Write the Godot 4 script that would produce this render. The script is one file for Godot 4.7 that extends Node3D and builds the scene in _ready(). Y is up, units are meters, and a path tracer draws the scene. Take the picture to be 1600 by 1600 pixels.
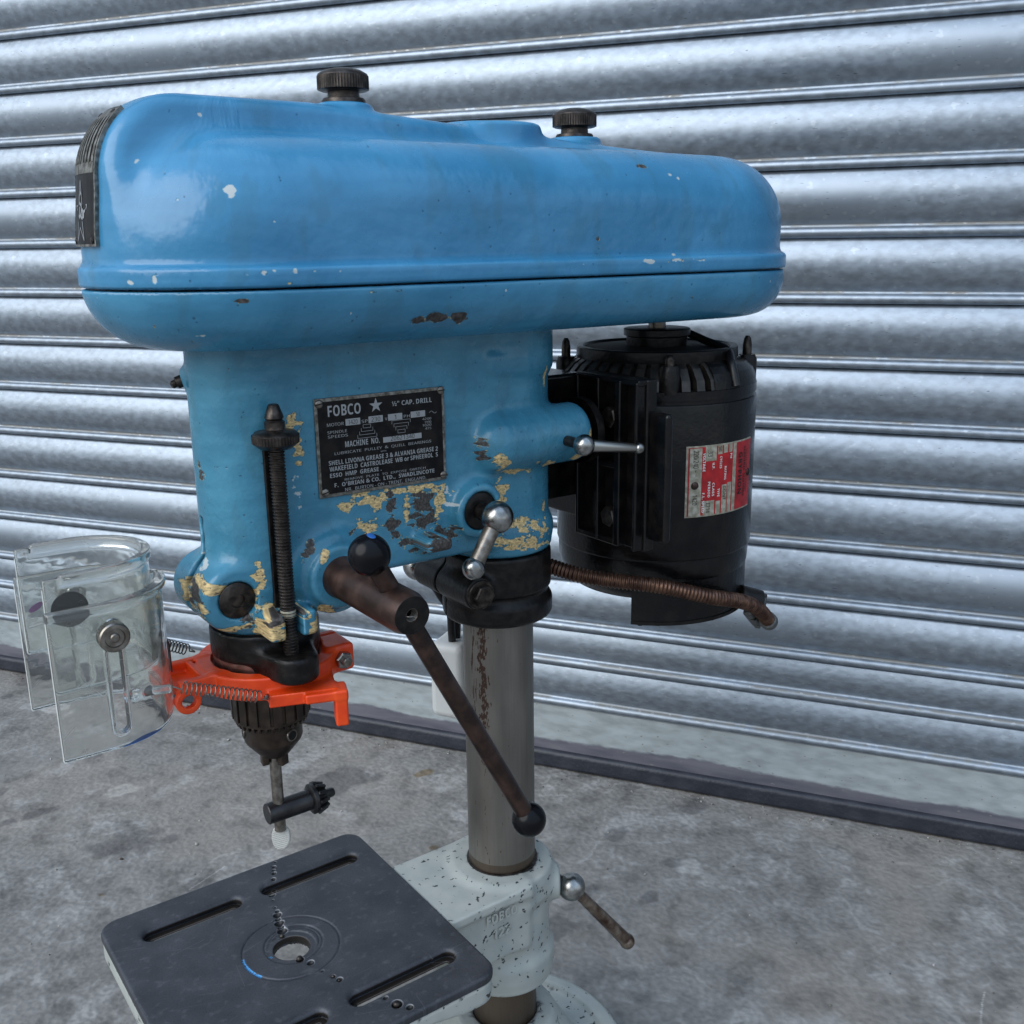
extends Node3D
# A blue bench drill press standing on concrete in front of a galvanised roller shutter.
# Machine frame: x along the head towards the motor, y up from the ground (H lifts measured heights), z towards the viewer's side.

const H := 0.305            # height of the table-arm face above the ground
const SPX := -0.2405        # spindle axis
const MOX := 0.2076         # motor axis

const HEAD_WEAR := [["y",-222.7,495.8,7.3,9.0,0,1.0],["y",-219.0,472.5,5.3,11.2,0,0.6],["w",-223.0,439.3,4.3,23.3,0,0.5],["y",-160.3,426.2,18.7,8.2,-25,1.0],["y",-180.9,421.2,8.0,5.4,-20,0.7],["y",-130.3,427.3,42.4,2.8,-8,0.8],["y",-160.4,401.4,11.7,7.2,-30,1.0],["d",-139.2,418.6,4.2,23.2,2,1.2],["d",-137.9,395.9,7.9,7.9,0,1.2],["y",-125.4,413.7,3.7,14.6,0,1.0],["d",-110.7,408.5,12.5,18.1,0,1.3],["y",-92.8,413.2,5.7,16.0,-15,1.0],["y",-108.7,426.9,18.7,3.4,0,0.9],["d",-103.0,380.2,21.6,9.8,0,1.7],["w",-84.0,407.2,5.2,17.3,0,0.5],["y",-31.0,412.1,10.3,10.7,-30,1.0],["y",1.6,374.3,24.6,8.0,-20,1.0],["y",-8.7,361.2,31.6,5.6,-12,1.1],["y",-24.4,358.5,21.1,3.1,-12,1.0],["y",25.0,513.1,2.1,16.2,0,1.0],["y",23.6,384.3,3.0,12.4,0,0.7],["y",-37.9,443.6,6.1,9.3,40,1.1],["y",-16.2,429.6,23.7,3.0,-8,1.0],["y",18.0,432.9,17.4,3.0,-10,1.0],["y",47.5,435.1,7.5,4.3,0,1.0],["y",61.0,455.5,8.3,5.5,-20,1.0],["d",-53.1,454.8,5.3,12.6,0,0.6],["y",28.4,480.6,10.2,1.8,-5,0.7],["y",-209.0,387.9,2.8,9.7,-35,1.0],["d",-218.6,393.4,3.3,9.6,-30,1.0],["y",-208.7,341.4,7.9,4.4,-20,1.0],["d",-179.2,400.2,10.3,1.6,10,0.8],["d",-301.3,459.5,4.9,5.8,0,1.1],["y",-257.5,375.8,4.4,13.8,5,1.0],["y",-261.2,358.8,3.0,11.8,0,0.9],["y",-308.7,359.9,11.2,13.2,0,1.0],["y",-287.7,372.2,17.3,3.3,-20,1.0],["y",-290.9,349.5,4.8,13.3,-20,1.0],["y",-279.0,334.6,19.6,2.8,5,1.0],["y",-250.1,339.6,15.2,10.9,15,1.6],["y",-223.9,332.4,6.6,9.9,0,1.6],["d",-252.2,345.4,7.0,3.2,20,1.0],["w",-303.8,385.9,13.6,6.8,-30,0.5],["d",-297.7,363.7,9.2,12.3,0,1.3],["y",-319.8,347.4,0.2,16.5,0,1.1],["y",-290.9,374.4,18.7,4.4,-25,1.2],["d",-241.5,349.0,8.6,4.3,0,0.8],["d",-267.6,341.1,5.1,6.6,0,0.7],]
const COVER_WEAR := [["w",-282.6,665.3,5.3,3.6,0,1.2], ["w",-282.9,662.1,3.3,2.0,0,1.0], ["w",-356.9,608.4,3.9,3.0,0,0.9], ["w",-338.5,608.4,1.9,3.4,0,0.8], ["w",-319.5,612.9,1.3,1.7,0,1.0], ["w",-275.3,611.8,2.9,2.1,0,1.0], ["w",-264.7,611.9,2.1,1.7,0,1.1], ["w",-258.6,612.2,2.6,2.1,0,1.1], ["w",-243.2,612.7,1.9,1.7,0,0.9], ["w",-229.0,612.7,2.4,1.3,0,0.8], ["w",-209.7,612.2,3.4,2.2,0,1.1], ["y",-247.5,604.2,2.3,1.3,0,0.8], ["w",9.3,612.1,8.0,1.5,0,0.7], ["w",79.1,612.1,6.6,2.1,0,1.0], ["d",105.0,611.6,12.1,2.7,0,0.9], ["w",116.4,611.9,12.2,2.2,0,1.0], ["w",135.6,612.6,14.1,2.2,-5,1.0], ["w",115.8,685.1,4.5,2.1,10,1.5], ["w",124.2,681.6,2.3,1.6,0,1.3], ["w",-365.5,686.7,1.8,2.8,0,1.0], ["w",-322.7,660.5,2.6,1.2,0,1.0], ["w",-328.2,719.7,5.3,2.3,-30,1.0], ["d",84.1,690.5,10.1,2.0,0,0.5], ["d",28.0,631.2,2.0,3.1,0,0.5], ["w",-253.5,645.7,1.8,0.8,0,0.8], ["w",110.1,617.4,4.5,1.6,0,0.9], ["w",34.6,741.8,1.3,1.0,0,1.0], ]
const TRAY_WEAR := [["d",-121.8,574.4,14.7,4.3,-8,0.9], ["d",-104.6,574.5,7.0,4.8,-8,1.1], ["d",-144.2,573.2,6.6,2.8,0,0.5], ["d",-349.0,575.3,3.1,2.6,0,0.7], ["y",-175.2,596.4,15.6,1.4,0,0.0], ["d",-279.6,593.7,5.9,1.7,0,0.4], ["d",135.2,579.2,3.2,2.3,0,0.6], ["w",-315.5,569.8,8.8,1.3,0,0.4], ]
const PLATE_TEXT := [
	["FOBCO", -48.0, 25.3, 28.8, 8.6],
	["½\" CAP. DRILL", 9.0, 28.2, 37.7, 4.4],
	["MOTOR", -49.3, 17.5, 14.7, 2.9],
	["SP", -19.0, 17.3, 5.5, 2.9],
	["V", 2.1, 17.3, 2.3, 2.7],
	["PH", 19.7, 17.6, 5.7, 2.7],
	["SPINDLE", -49.3, 11.5, 17.1, 2.6],
	["SPEEDS", -49.1, 7.9, 17.5, 2.6],
	["4200", 37.2, 13.6, 8.5, 2.1],
	["1990", 39.3, 10.7, 6.3, 2.2],
	["1020", 37.0, 8.2, 8.6, 2.2],
	["475", 39.5, 5.3, 5.9, 2.2],
	["MACHINE  NO.", -34.5, -0.9, 31.0, 5.2],
	["LUBRICATE  PULLEY  &  QUILL  BEARINGS", -44.1, -6.6, 89.0, 3.0],
	["WITH", -3.1, -8.7, 5.1, 1.7],
	["SHELL LIVONA GREASE 3 & ALVANIA GREASE 2", -49.7, -14.0, 100.8, 5.0],
	["WAKEFIELD  CASTROLEASE  WB or SPHEEROL  S", -49.3, -19.1, 100.2, 5.0],
	["ESSO  HMP  GREASE .", -49.2, -24.4, 46.2, 4.6],
	["REMOVE  PLATE  TO  EXPOSE  SWITCH", -36.6, -28.2, 75.2, 2.5],
	["F.  O'BRIAN & CO.  LTD.,  SWADLINCOTE", -45.8, -33.1, 92.9, 4.4],
	["NR.  BURTON - ON - TRENT,  ENGLAND.", -36.7, -37.0, 75.5, 3.6],
]
const CHIPS := [
	[-0.1124, -0.7025, 0.0045, 0, 3, "small white stone chip on the concrete left of the chuck key"],
	[-0.2215, -0.7338, 0.0040, 1, 4, "small dark brown crumb on the concrete above the left slot of the table"],
	[0.0612, -1.0183, 0.0045, 0, 5, "pale stone chip on the concrete between the acrylic shield and the chuck"],
	[0.4091, -0.2091, 0.0030, 0, 6, "tiny pale chip of stone on the concrete just behind the table lock lever"],
	[0.3739, -0.7127, 0.0030, 0, 7, "tiny pale grit fleck on the concrete behind the brown feed lever"],
	[-0.0840, -0.7684, 0.0025, 0, 8, "tiny pale fleck on the concrete left of the drill key and above the white chip"],
]

class Geo:
	var V := PackedVector3Array()
	var N := PackedVector3Array()
	var U := PackedVector2Array()
	var I := PackedInt32Array()
	var K := PackedColorArray()           # vertex colours: paint worn off along edges
	func tri(a: Vector3, b: Vector3, c: Vector3) -> void:
		var n := (b - a).cross(c - a).normalized()
		var k := V.size()
		V.append_array([a, b, c]); N.append_array([n, n, n]); U.append_array([Vector2(a.x, a.y), Vector2(b.x, b.y), Vector2(c.x, c.y)])
		I.append_array([k, k + 1, k + 2])
	func quad(a: Vector3, b: Vector3, c: Vector3, d: Vector3) -> void:
		tri(a, b, c); tri(a, c, d)
	func put(g: Geo, t := Transform3D.IDENTITY) -> Geo:
		var k := V.size()
		var nb := t.basis.inverse().transposed()
		for i in g.V.size():
			V.append(t * g.V[i]); N.append((nb * g.N[i]).normalized())
		U.append_array(g.U)
		for i in g.I: I.append(i + k)
		return self
	func mesh() -> ArrayMesh:
		var J := I.duplicate()
		for t in range(0, I.size(), 3):       # front faces run clockwise
			var a := I[t]; var b := I[t + 1]; var c := I[t + 2]
			if (V[b] - V[a]).cross(V[c] - V[a]).dot(N[a] + N[b] + N[c]) > 0.0:
				J[t + 1] = c; J[t + 2] = b
		var arr := []
		arr.resize(Mesh.ARRAY_MAX)
		arr[Mesh.ARRAY_VERTEX] = V; arr[Mesh.ARRAY_NORMAL] = N; arr[Mesh.ARRAY_TEX_UV] = U; arr[Mesh.ARRAY_INDEX] = J
		if K.size() == V.size(): arr[Mesh.ARRAY_COLOR] = K
		var m := ArrayMesh.new()
		m.add_surface_from_arrays(Mesh.PRIMITIVE_TRIANGLES, arr)
		return m

# ------------------------------------------------------------------ shape helpers
# lathe: profile of (radius, height) from bottom to top turned round y; wob lists per-point radius ripple for knurls and teeth
func lathe(p: Array, seg := 40, wob := [], flat := false) -> Geo:
	var g := Geo.new()
	var n := p.size()
	var sn := []
	for i in n - 1:
		var d: Vector2 = p[i + 1] - p[i]
		sn.append(Vector2(d.y, -d.x).normalized())
	for i in n - 1:
		var na: Vector2 = sn[i]
		var nb: Vector2 = sn[i]
		if i > 0 and sn[i - 1].dot(sn[i]) > 0.72: na = (sn[i - 1] + sn[i]).normalized()
		if i < n - 2 and sn[i + 1].dot(sn[i]) > 0.72: nb = (sn[i + 1] + sn[i]).normalized()
		var k := g.V.size()
		var wa: float = wob[i] if wob.size() > i else 0.0
		var wb: float = wob[i + 1] if wob.size() > i + 1 else 0.0
		for j in seg + 1:
			var a := TAU * j / seg
			var c := cos(a); var s := sin(a)
			var sg := 1.0 if j % 2 else -1.0
			var ra: float = p[i].x + wa * sg
			var rb: float = p[i + 1].x + wb * sg
			if flat and j < seg:
				var a2 := TAU * (j + 1) / seg
				var ra2: float = p[i].x - wa * sg
				var rb2: float = p[i + 1].x - wb * sg
				g.quad(Vector3(ra * c, p[i].y, ra * s), Vector3(rb * c, p[i + 1].y, rb * s), Vector3(rb2 * cos(a2), p[i + 1].y, rb2 * sin(a2)), Vector3(ra2 * cos(a2), p[i].y, ra2 * sin(a2)))
				var m := g.N.size()
				for q in 6:
					if g.N[m - 1 - q].dot(Vector3(na.x * c, na.y, na.x * s)) < 0.0: g.N[m - 1 - q] = -g.N[m - 1 - q]
				continue
			if flat: continue
			g.V.append(Vector3(ra * c, p[i].y, ra * s)); g.N.append(Vector3(na.x * c, na.y, na.x * s)); g.U.append(Vector2(float(j) / seg, p[i].y))
			g.V.append(Vector3(rb * c, p[i + 1].y, rb * s)); g.N.append(Vector3(nb.x * c, nb.y, nb.x * s)); g.U.append(Vector2(float(j) / seg, p[i + 1].y))
		if flat: continue
		for j in seg:
			var q := k + j * 2
			g.I.append_array([q, q + 1, q + 3, q, q + 3, q + 2])
	return g

func aim(at: Vector3, dir: Vector3) -> Transform3D:      # turns +y to dir
	var y := dir.normalized()
	var r := Vector3.UP if absf(y.y) < 0.9 else Vector3.RIGHT
	var x := r.cross(y).normalized()
	return Transform3D(Basis(x, y, x.cross(y)), at)

func rod(a: Vector3, b: Vector3, r: float, seg := 24, r2 := -1.0, ch := 0.0008) -> Geo:
	var l := (b - a).length()
	if r2 < 0.0: r2 = r
	return Geo.new().put(lathe([Vector2(0, 0), Vector2(r - ch, 0), Vector2(r, ch), Vector2(r2, l - ch), Vector2(r2 - ch, l), Vector2(0, l)], seg), aim(a, b - a))

func ball(at: Vector3, r: float, seg := 32) -> Geo:
	var p := []
	for i in 17: p.append(Vector2(r * sin(PI * i / 16.0), -r * cos(PI * i / 16.0)))
	return Geo.new().put(lathe(p, seg), Transform3D(Basis(), at))

func tube(path: PackedVector3Array, rad: Array, seg := 10) -> Geo:
	var g := Geo.new()
	var n := path.size()
	var t0 := (path[1] - path[0]).normalized()
	var x := t0.cross(Vector3(0.31, 0.9, 0.27)).normalized()
	var along := 0.0
	for i in n:
		var t := (path[mini(i + 1, n - 1)] - path[maxi(i - 1, 0)]).normalized()
		x = (x - t * x.dot(t)).normalized()
		var y := t.cross(x)
		if i: along += path[i].distance_to(path[i - 1])
		var r: float = rad[i] if rad.size() > 1 else rad[0]
		var slope := 0.0
		if rad.size() > 1: slope = (rad[mini(i + 1, n - 1)] - rad[maxi(i - 1, 0)]) / maxf(path[mini(i + 1, n - 1)].distance_to(path[maxi(i - 1, 0)]), 1e-6)
		for j in seg + 1:
			var d := x * cos(TAU * j / seg) + y * sin(TAU * j / seg)
			g.V.append(path[i] + d * r); g.N.append((d - t * slope).normalized()); g.U.append(Vector2(float(j) / seg, along))
	for i in n - 1:
		for j in seg:
			var q := i * (seg + 1) + j
			g.I.append_array([q, q + 1, q + seg + 2, q, q + seg + 2, q + seg + 1])
	for e in 2:
		var i: int = 0 if e == 0 else n - 1
		var k := g.V.size()
		var nn := (path[0] - path[1]).normalized() if e == 0 else (path[n - 1] - path[n - 2]).normalized()
		g.V.append(path[i]); g.N.append(nn); g.U.append(Vector2.ZERO)
		for j in seg + 1:
			g.V.append(g.V[i * (seg + 1) + j]); g.N.append(nn); g.U.append(Vector2.ZERO)
		for j in seg: g.I.append_array([k, k + 1 + j, k + 2 + j])
	return g

func spline(pts: Array, steps := 12) -> PackedVector3Array:
	var out := PackedVector3Array()
	for i in pts.size() - 1:
		var a: Vector3 = pts[maxi(i - 1, 0)]; var b: Vector3 = pts[i]; var c: Vector3 = pts[i + 1]; var d: Vector3 = pts[mini(i + 2, pts.size() - 1)]
		for s in steps:
			var t := float(s) / steps
			out.append(b.cubic_interpolate(c, a, d, t))
	out.append(pts[-1])
	return out

func coil(a: Vector3, b: Vector3, r: float, wire: float, turns: int, lead := 0.006) -> Geo:
	var dir := (b - a).normalized()
	var f := aim(a, dir)
	var l := (b - a).length()
	var path := PackedVector3Array()
	# a hook at each end, coils between
	for i in 7:
		var q := PI * i / 6.0
		path.append(f * Vector3(r * 0.8 * cos(q) , -lead + lead * 0.2 * i / 6.0 - r * 0.5 * sin(q), r * 0.8 * cos(q) * 0.2))
	for i in turns * 12 + 1:
		var q := TAU * i / 12.0
		path.append(f * Vector3(-r * cos(q), l * i / (turns * 12.0), r * sin(q)))
	for i in 7:
		var q := PI * i / 6.0
		path.append(f * Vector3(-r * 0.8 * cos(q), l + lead - lead * 0.3 * (1.0 - i / 6.0) + r * 0.5 * sin(q), 0))
	return tube(path, [wire], 6)

func rbox(s: Vector3, r: float, t := Transform3D.IDENTITY) -> Geo:      # box with rounded edges, centred
	var g := Geo.new()
	var h := s * 0.5
	var inn := h - Vector3(r, r, r)
	for ax in 3:
		for sg in [-1.0, 1.0]:
			var u: int = (ax + 1) % 3
			var v: int = (ax + 2) % 3
			var cu := [-h[u], -h[u] + r * 0.42, -inn[u], inn[u], h[u] - r * 0.42, h[u]]
			var cv := [-h[v], -h[v] + r * 0.42, -inn[v], inn[v], h[v] - r * 0.42, h[v]]
			var k := g.V.size()
			for a in 6:
				for b in 6:
					var p := Vector3.ZERO
					p[ax] = h[ax] * sg; p[u] = cu[a]; p[v] = cv[b]
					var q := p.clamp(-inn, inn)
					var d := (p - q).normalized()
					g.V.append(q + d * r); g.N.append(d); g.U.append(Vector2(p[u], p[v]))
			for a in 5:
				for b in 5:
					var i := k + a * 6 + b
					g.I.append_array([i, i + 1, i + 7, i, i + 7, i + 6])
	return Geo.new().put(g, t)

func cbox(a: Vector3, b: Vector3, r := 0.0015) -> Geo:      # rounded box between two corners
	return rbox((b - a).abs(), r, Transform3D(Basis(), (a + b) * 0.5))

func prism(poly: PackedVector2Array, h: float, bev := 0.0, t := Transform3D.IDENTITY) -> Geo:   # outline in xz, grows up y; bevelled top edge
	var g := Geo.new()
	var n := poly.size()
	var area := 0.0
	for i in n: area += poly[i].cross(poly[(i + 1) % n])
	if area < 0.0: poly.reverse()
	var inner := poly
	if bev > 0.0:
		inner = PackedVector2Array()
		for i in n:
			var e1 := (poly[i] - poly[(i + n - 1) % n]).normalized()
			var e2 := (poly[(i + 1) % n] - poly[i]).normalized()
			var nn := (Vector2(-e1.y, e1.x) + Vector2(-e2.y, e2.x)).normalized()
			inner.append(poly[i] + nn * bev)
	for i in n:
		var a := poly[i]; var b := poly[(i + 1) % n]
		var c := inner[i]; var d := inner[(i + 1) % n]
		var k := g.V.size()
		g.quad(Vector3(a.x, 0, a.y), Vector3(b.x, 0, b.y), Vector3(b.x, h - bev, b.y), Vector3(a.x, h - bev, a.y))
		if bev > 0.0: g.quad(Vector3(a.x, h - bev, a.y), Vector3(b.x, h - bev, b.y), Vector3(d.x, h, d.y), Vector3(c.x, h, c.y))
		var o := Vector3(b.y - a.y, 0.001, a.x - b.x)
		for q in range(k, g.N.size()):
			if g.N[q].dot(o) < 0.0: g.N[q] = -g.N[q]
	var ix := Geometry2D.triangulate_polygon(inner)
	for q in range(0, ix.size(), 3):
		var k := g.V.size()
		g.tri(Vector3(inner[ix[q]].x, h, inner[ix[q]].y), Vector3(inner[ix[q + 1]].x, h, inner[ix[q + 1]].y), Vector3(inner[ix[q + 2]].x, h, inner[ix[q + 2]].y))
		for w in 3: g.N[k + w] = Vector3.UP
	ix = Geometry2D.triangulate_polygon(poly)
	for q in range(0, ix.size(), 3):
		var k := g.V.size()
		g.tri(Vector3(poly[ix[q]].x, 0, poly[ix[q]].y), Vector3(poly[ix[q + 1]].x, 0, poly[ix[q + 1]].y), Vector3(poly[ix[q + 2]].x, 0, poly[ix[q + 2]].y))
		for w in 3: g.N[k + w] = Vector3.DOWN
	return Geo.new().put(g, t)

func ngon(n: int, r: float, turn := 0.0) -> PackedVector2Array:
	var p := PackedVector2Array()
	for i in n: p.append(Vector2.from_angle(TAU * i / n + turn) * r)
	return p

# surface nets over a distance field f(x, y, z): only blocks near the surface are visited, then each vertex is drawn onto the surface
func net(f: Callable, lo: Vector3, hi: Vector3, c: float, uvf = null, wear := 0.0) -> Geo:
	var g := Geo.new()
	var flake := noise(19, 130.0, 3)
	const B := 4
	var bx := int(ceil((hi.x - lo.x) / c / B)); var by := int(ceil((hi.y - lo.y) / c / B)); var bz := int(ceil((hi.z - lo.z) / c / B))
	var nx := bx * B + 1; var ny := by * B + 1; var nz := bz * B + 1
	var S := PackedFloat32Array(); S.resize(nx * ny * nz); S.fill(1e9)
	var M := PackedInt32Array(); M.resize(nx * ny * nz); M.fill(-1)
	var sy := nx; var sz := nx * ny
	var reach := c * B * 0.5 * 1.7321 * 1.35
	var blocks := PackedInt32Array()
	for kz in bz:
		for ky in by:
			for kx in bx:
				var d: float = f.call(lo.x + (kx + 0.5) * B * c, lo.y + (ky + 0.5) * B * c, lo.z + (kz + 0.5) * B * c)
				if absf(d) > reach: continue
				blocks.append_array([kx * B, ky * B, kz * B])
				for k in range(kz * B, kz * B + B + 1):
					for j in range(ky * B, ky * B + B + 1):
						var o := j * sy + k * sz
						for i in range(kx * B, kx * B + B + 1):
							if S[o + i] > 1e8: S[o + i] = f.call(lo.x + i * c, lo.y + j * c, lo.z + k * c)
	var cells := PackedInt32Array()
	var e := c * 0.4
	for q in range(0, blocks.size(), 3):
		for k in range(blocks[q + 2], blocks[q + 2] + B):
			for j in range(blocks[q + 1], blocks[q + 1] + B):
				for i in range(blocks[q], blocks[q] + B):
					var o := i + j * sy + k * sz
					var s0 := S[o]; var s1 := S[o + 1]; var s2 := S[o + sy]; var s3 := S[o + sy + 1]
					var s4 := S[o + sz]; var s5 := S[o + sz + 1]; var s6 := S[o + sz + sy]; var s7 := S[o + sz + sy + 1]
					var neg := int(s0 < 0) + int(s1 < 0) + int(s2 < 0) + int(s3 < 0) + int(s4 < 0) + int(s5 < 0) + int(s6 < 0) + int(s7 < 0)
					if neg == 0 or neg == 8: continue
					var px := 0.0; var py := 0.0; var pz := 0.0; var m := 0
					if (s0 < 0) != (s1 < 0): px += s0 / (s0 - s1); m += 1
					if (s2 < 0) != (s3 < 0): px += s2 / (s2 - s3); py += 1; m += 1
					if (s4 < 0) != (s5 < 0): px += s4 / (s4 - s5); pz += 1; m += 1
					if (s6 < 0) != (s7 < 0): px += s6 / (s6 - s7); py += 1; pz += 1; m += 1
					if (s0 < 0) != (s2 < 0): py += s0 / (s0 - s2); m += 1
					if (s1 < 0) != (s3 < 0): py += s1 / (s1 - s3); px += 1; m += 1
					if (s4 < 0) != (s6 < 0): py += s4 / (s4 - s6); pz += 1; m += 1
					if (s5 < 0) != (s7 < 0): py += s5 / (s5 - s7); px += 1; pz += 1; m += 1
					if (s0 < 0) != (s4 < 0): pz += s0 / (s0 - s4); m += 1
					if (s1 < 0) != (s5 < 0): pz += s1 / (s1 - s5); px += 1; m += 1
					if (s2 < 0) != (s6 < 0): pz += s2 / (s2 - s6); py += 1; m += 1
					if (s3 < 0) != (s7 < 0): pz += s3 / (s3 - s7); px += 1; py += 1; m += 1
					var x := lo.x + (i + px / m) * c; var y := lo.y + (j + py / m) * c; var z := lo.z + (k + pz / m) * c
					var a: float = f.call(x + e, y - e, z - e); var b: float = f.call(x - e, y - e, z + e)
					var d2: float = f.call(x - e, y + e, z - e); var d3: float = f.call(x + e, y + e, z + e)
					var n := Vector3(a - b - d2 + d3, -a - b + d2 + d3, -a + b - d2 + d3)
					var gl := n.length() / (4.0 * e)
					n = n.normalized()
					var s := (a + b + d2 + d3) * 0.25
					var p := Vector3(x, y, z) - n * clampf(s / maxf(gl, 0.3), -c * 0.5, c * 0.5)
					M[o] = g.V.size()
					g.V.append(p); g.N.append(n)
					g.U.append(uvf.call(p) if uvf else Vector2(p.x, p.y))
					if wear > 0.0:
						var q2 := p - n * wear
						var cv: float = (f.call(q2.x, q2.y, q2.z) + wear) / wear
						var off := cv * 1.25 + flake.get_noise_3dv(p) * 1.0 - 0.74 > 0.0
						g.K.append(Color(0.15, 0.16, 0.18) if off else Color.WHITE)
					cells.append(o)
	for v in cells.size():
		var o := cells[v]
		if S[o] > 1e8: continue
		var neg := S[o] < 0
		for ax in 3:
			var st := 1 if ax == 0 else sy if ax == 1 else sz
			var su := sy if ax == 0 else sz if ax == 1 else 1
			var sv := sz if ax == 0 else 1 if ax == 1 else sy
			if o - su - sv < 0 or (S[o + st] < 0) == neg: continue
			var a := M[o]; var b := M[o - su]; var cc := M[o - su - sv]; var d := M[o - sv]
			if a < 0 or b < 0 or cc < 0 or d < 0: continue
			g.I.append_array([a, b, cc, a, cc, d])
	return g

# ------------------------------------------------------------------ distance helpers
func smin(a: float, b: float, k: float) -> float:
	var h := maxf(k - absf(a - b), 0.0) / k
	return minf(a, b) - h * h * k * 0.25
func smax(a: float, b: float, k: float) -> float:
	var h := maxf(k - absf(a - b), 0.0) / k
	return maxf(a, b) + h * h * k * 0.25
func ucap(px: float, pz: float, l: float, r1: float, r2: float) -> float:     # two circles on the x axis and the hull between them
	var b := (r1 - r2) / l
	var a := sqrt(1.0 - b * b)
	pz = absf(pz)
	var k := -b * pz + a * px
	if k < 0.0: return sqrt(px * px + pz * pz) - r1
	if k > a * l: return sqrt((px - l) * (px - l) + pz * pz) - r2
	return a * pz + b * px - r1
func rcut(a: float, b: float, r: float) -> float:      # intersection of two half-spaces with a rounded edge
	var x := a + r; var y := b + r
	return minf(maxf(x, y), 0.0) + sqrt(maxf(x, 0.0) * maxf(x, 0.0) + maxf(y, 0.0) * maxf(y, 0.0)) - r
func bx(x: float, y: float, z: float, hx: float, hy: float, hz: float, r: float) -> float:
	var a := absf(x) - hx + r; var b := absf(y) - hy + r; var c := absf(z) - hz + r
	var p := maxf(a, 0.0); var q := maxf(b, 0.0); var s := maxf(c, 0.0)
	return sqrt(p * p + q * q + s * s) + minf(maxf(a, maxf(b, c)), 0.0) - r
func seg2(x: float, y: float, ax: float, ay: float, bx_: float, by_: float) -> float:
	var dx := bx_ - ax; var dy := by_ - ay
	var t := clampf(((x - ax) * dx + (y - ay) * dy) / (dx * dx + dy * dy), 0.0, 1.0)
	return sqrt((x - ax - dx * t) * (x - ax - dx * t) + (y - ay - dy * t) * (y - ay - dy * t))

# ------------------------------------------------------------------ naming
var used := {}
func numbered(s: String) -> String:
	used[s] = used.get(s, -1) + 1
	return s if used[s] == 0 else "%s_%03d" % [s, used[s]]
func thing(called: String, label: String, category: String, at := Vector3.ZERO, group := "") -> Node3D:
	var o := Node3D.new()
	o.name = numbered(called); add_child(o); o.position = at
	o.set_meta("label", label); o.set_meta("category", category)
	if group: o.set_meta("group", group)
	return o
func part(called: String, g, m: Material, parent: Node, at := Vector3.ZERO, label := "") -> MeshInstance3D:
	var o := MeshInstance3D.new()
	o.name = called
	o.mesh = g.mesh() if g is Geo else g
	o.material_override = m
	o.position = at
	parent.add_child(o, true)
	if label: o.set_meta("label", label)
	return o

# ------------------------------------------------------------------ materials and textures
func std(called: String, c: Color, rough: float, metal := 0.0) -> StandardMaterial3D:
	var m := StandardMaterial3D.new()
	m.resource_name = called; m.albedo_color = c; m.roughness = rough; m.metallic = metal
	return m
func noise(s: int, freq: float, oct := 4, kind := FastNoiseLite.TYPE_SIMPLEX_SMOOTH) -> FastNoiseLite:
	var n := FastNoiseLite.new()
	n.seed = s; n.frequency = freq; n.noise_type = kind; n.fractal_octaves = oct
	n.fractal_type = FastNoiseLite.FRACTAL_FBM if oct > 1 else FastNoiseLite.FRACTAL_NONE
	return n
func grey(n: FastNoiseLite, w: int, h: int) -> PackedByteArray:
	var im := n.get_seamless_image(w, h)
	im.convert(Image.FORMAT_L8)
	return im.get_data()
func tex(w: int, h: int, data: PackedByteArray, f := Image.FORMAT_RGB8) -> ImageTexture:
	return ImageTexture.create_from_image(Image.create_from_data(w, h, false, f, data))
func tri_map(m: StandardMaterial3D, per_metre: float) -> StandardMaterial3D:
	m.uv1_triplanar = true
	m.uv1_scale = Vector3.ONE * per_metre
	m.uv1_triplanar_sharpness = 6.0
	return m
func bump(m: StandardMaterial3D, t: Texture2D, mm: float) -> StandardMaterial3D:
	m.heightmap_enabled = true; m.heightmap_texture = t; m.heightmap_scale = mm * 0.1
	return m
var T := {}
var M := {}

func mottle(w: int, a: Color, b: Color, s: int, freq: float, oct := 5, speck := 0.0, sc := Color.WHITE) -> ImageTexture:     # two tones mixed by noise, with specks
	var n := grey(noise(s, freq, oct), w, w)
	var f := grey(noise(s + 7, 0.35, 2), w, w)
	var o := PackedByteArray(); o.resize(w * w * 3)
	for i in w * w:
		var t := clampf((n[i] / 255.0 - 0.5) * 1.7 + 0.5 + (f[i] / 255.0 - 0.5) * 0.25, 0, 1)
		var c := a.lerp(b, t)
		if speck > 0.0 and f[i] > 255.0 * (1.0 - speck): c = c.lerp(sc, 0.7)
		o[i * 3] = int(c.r * 255); o[i * 3 + 1] = int(c.g * 255); o[i * 3 + 2] = int(c.b * 255)
	return tex(w, w, o)

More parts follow.
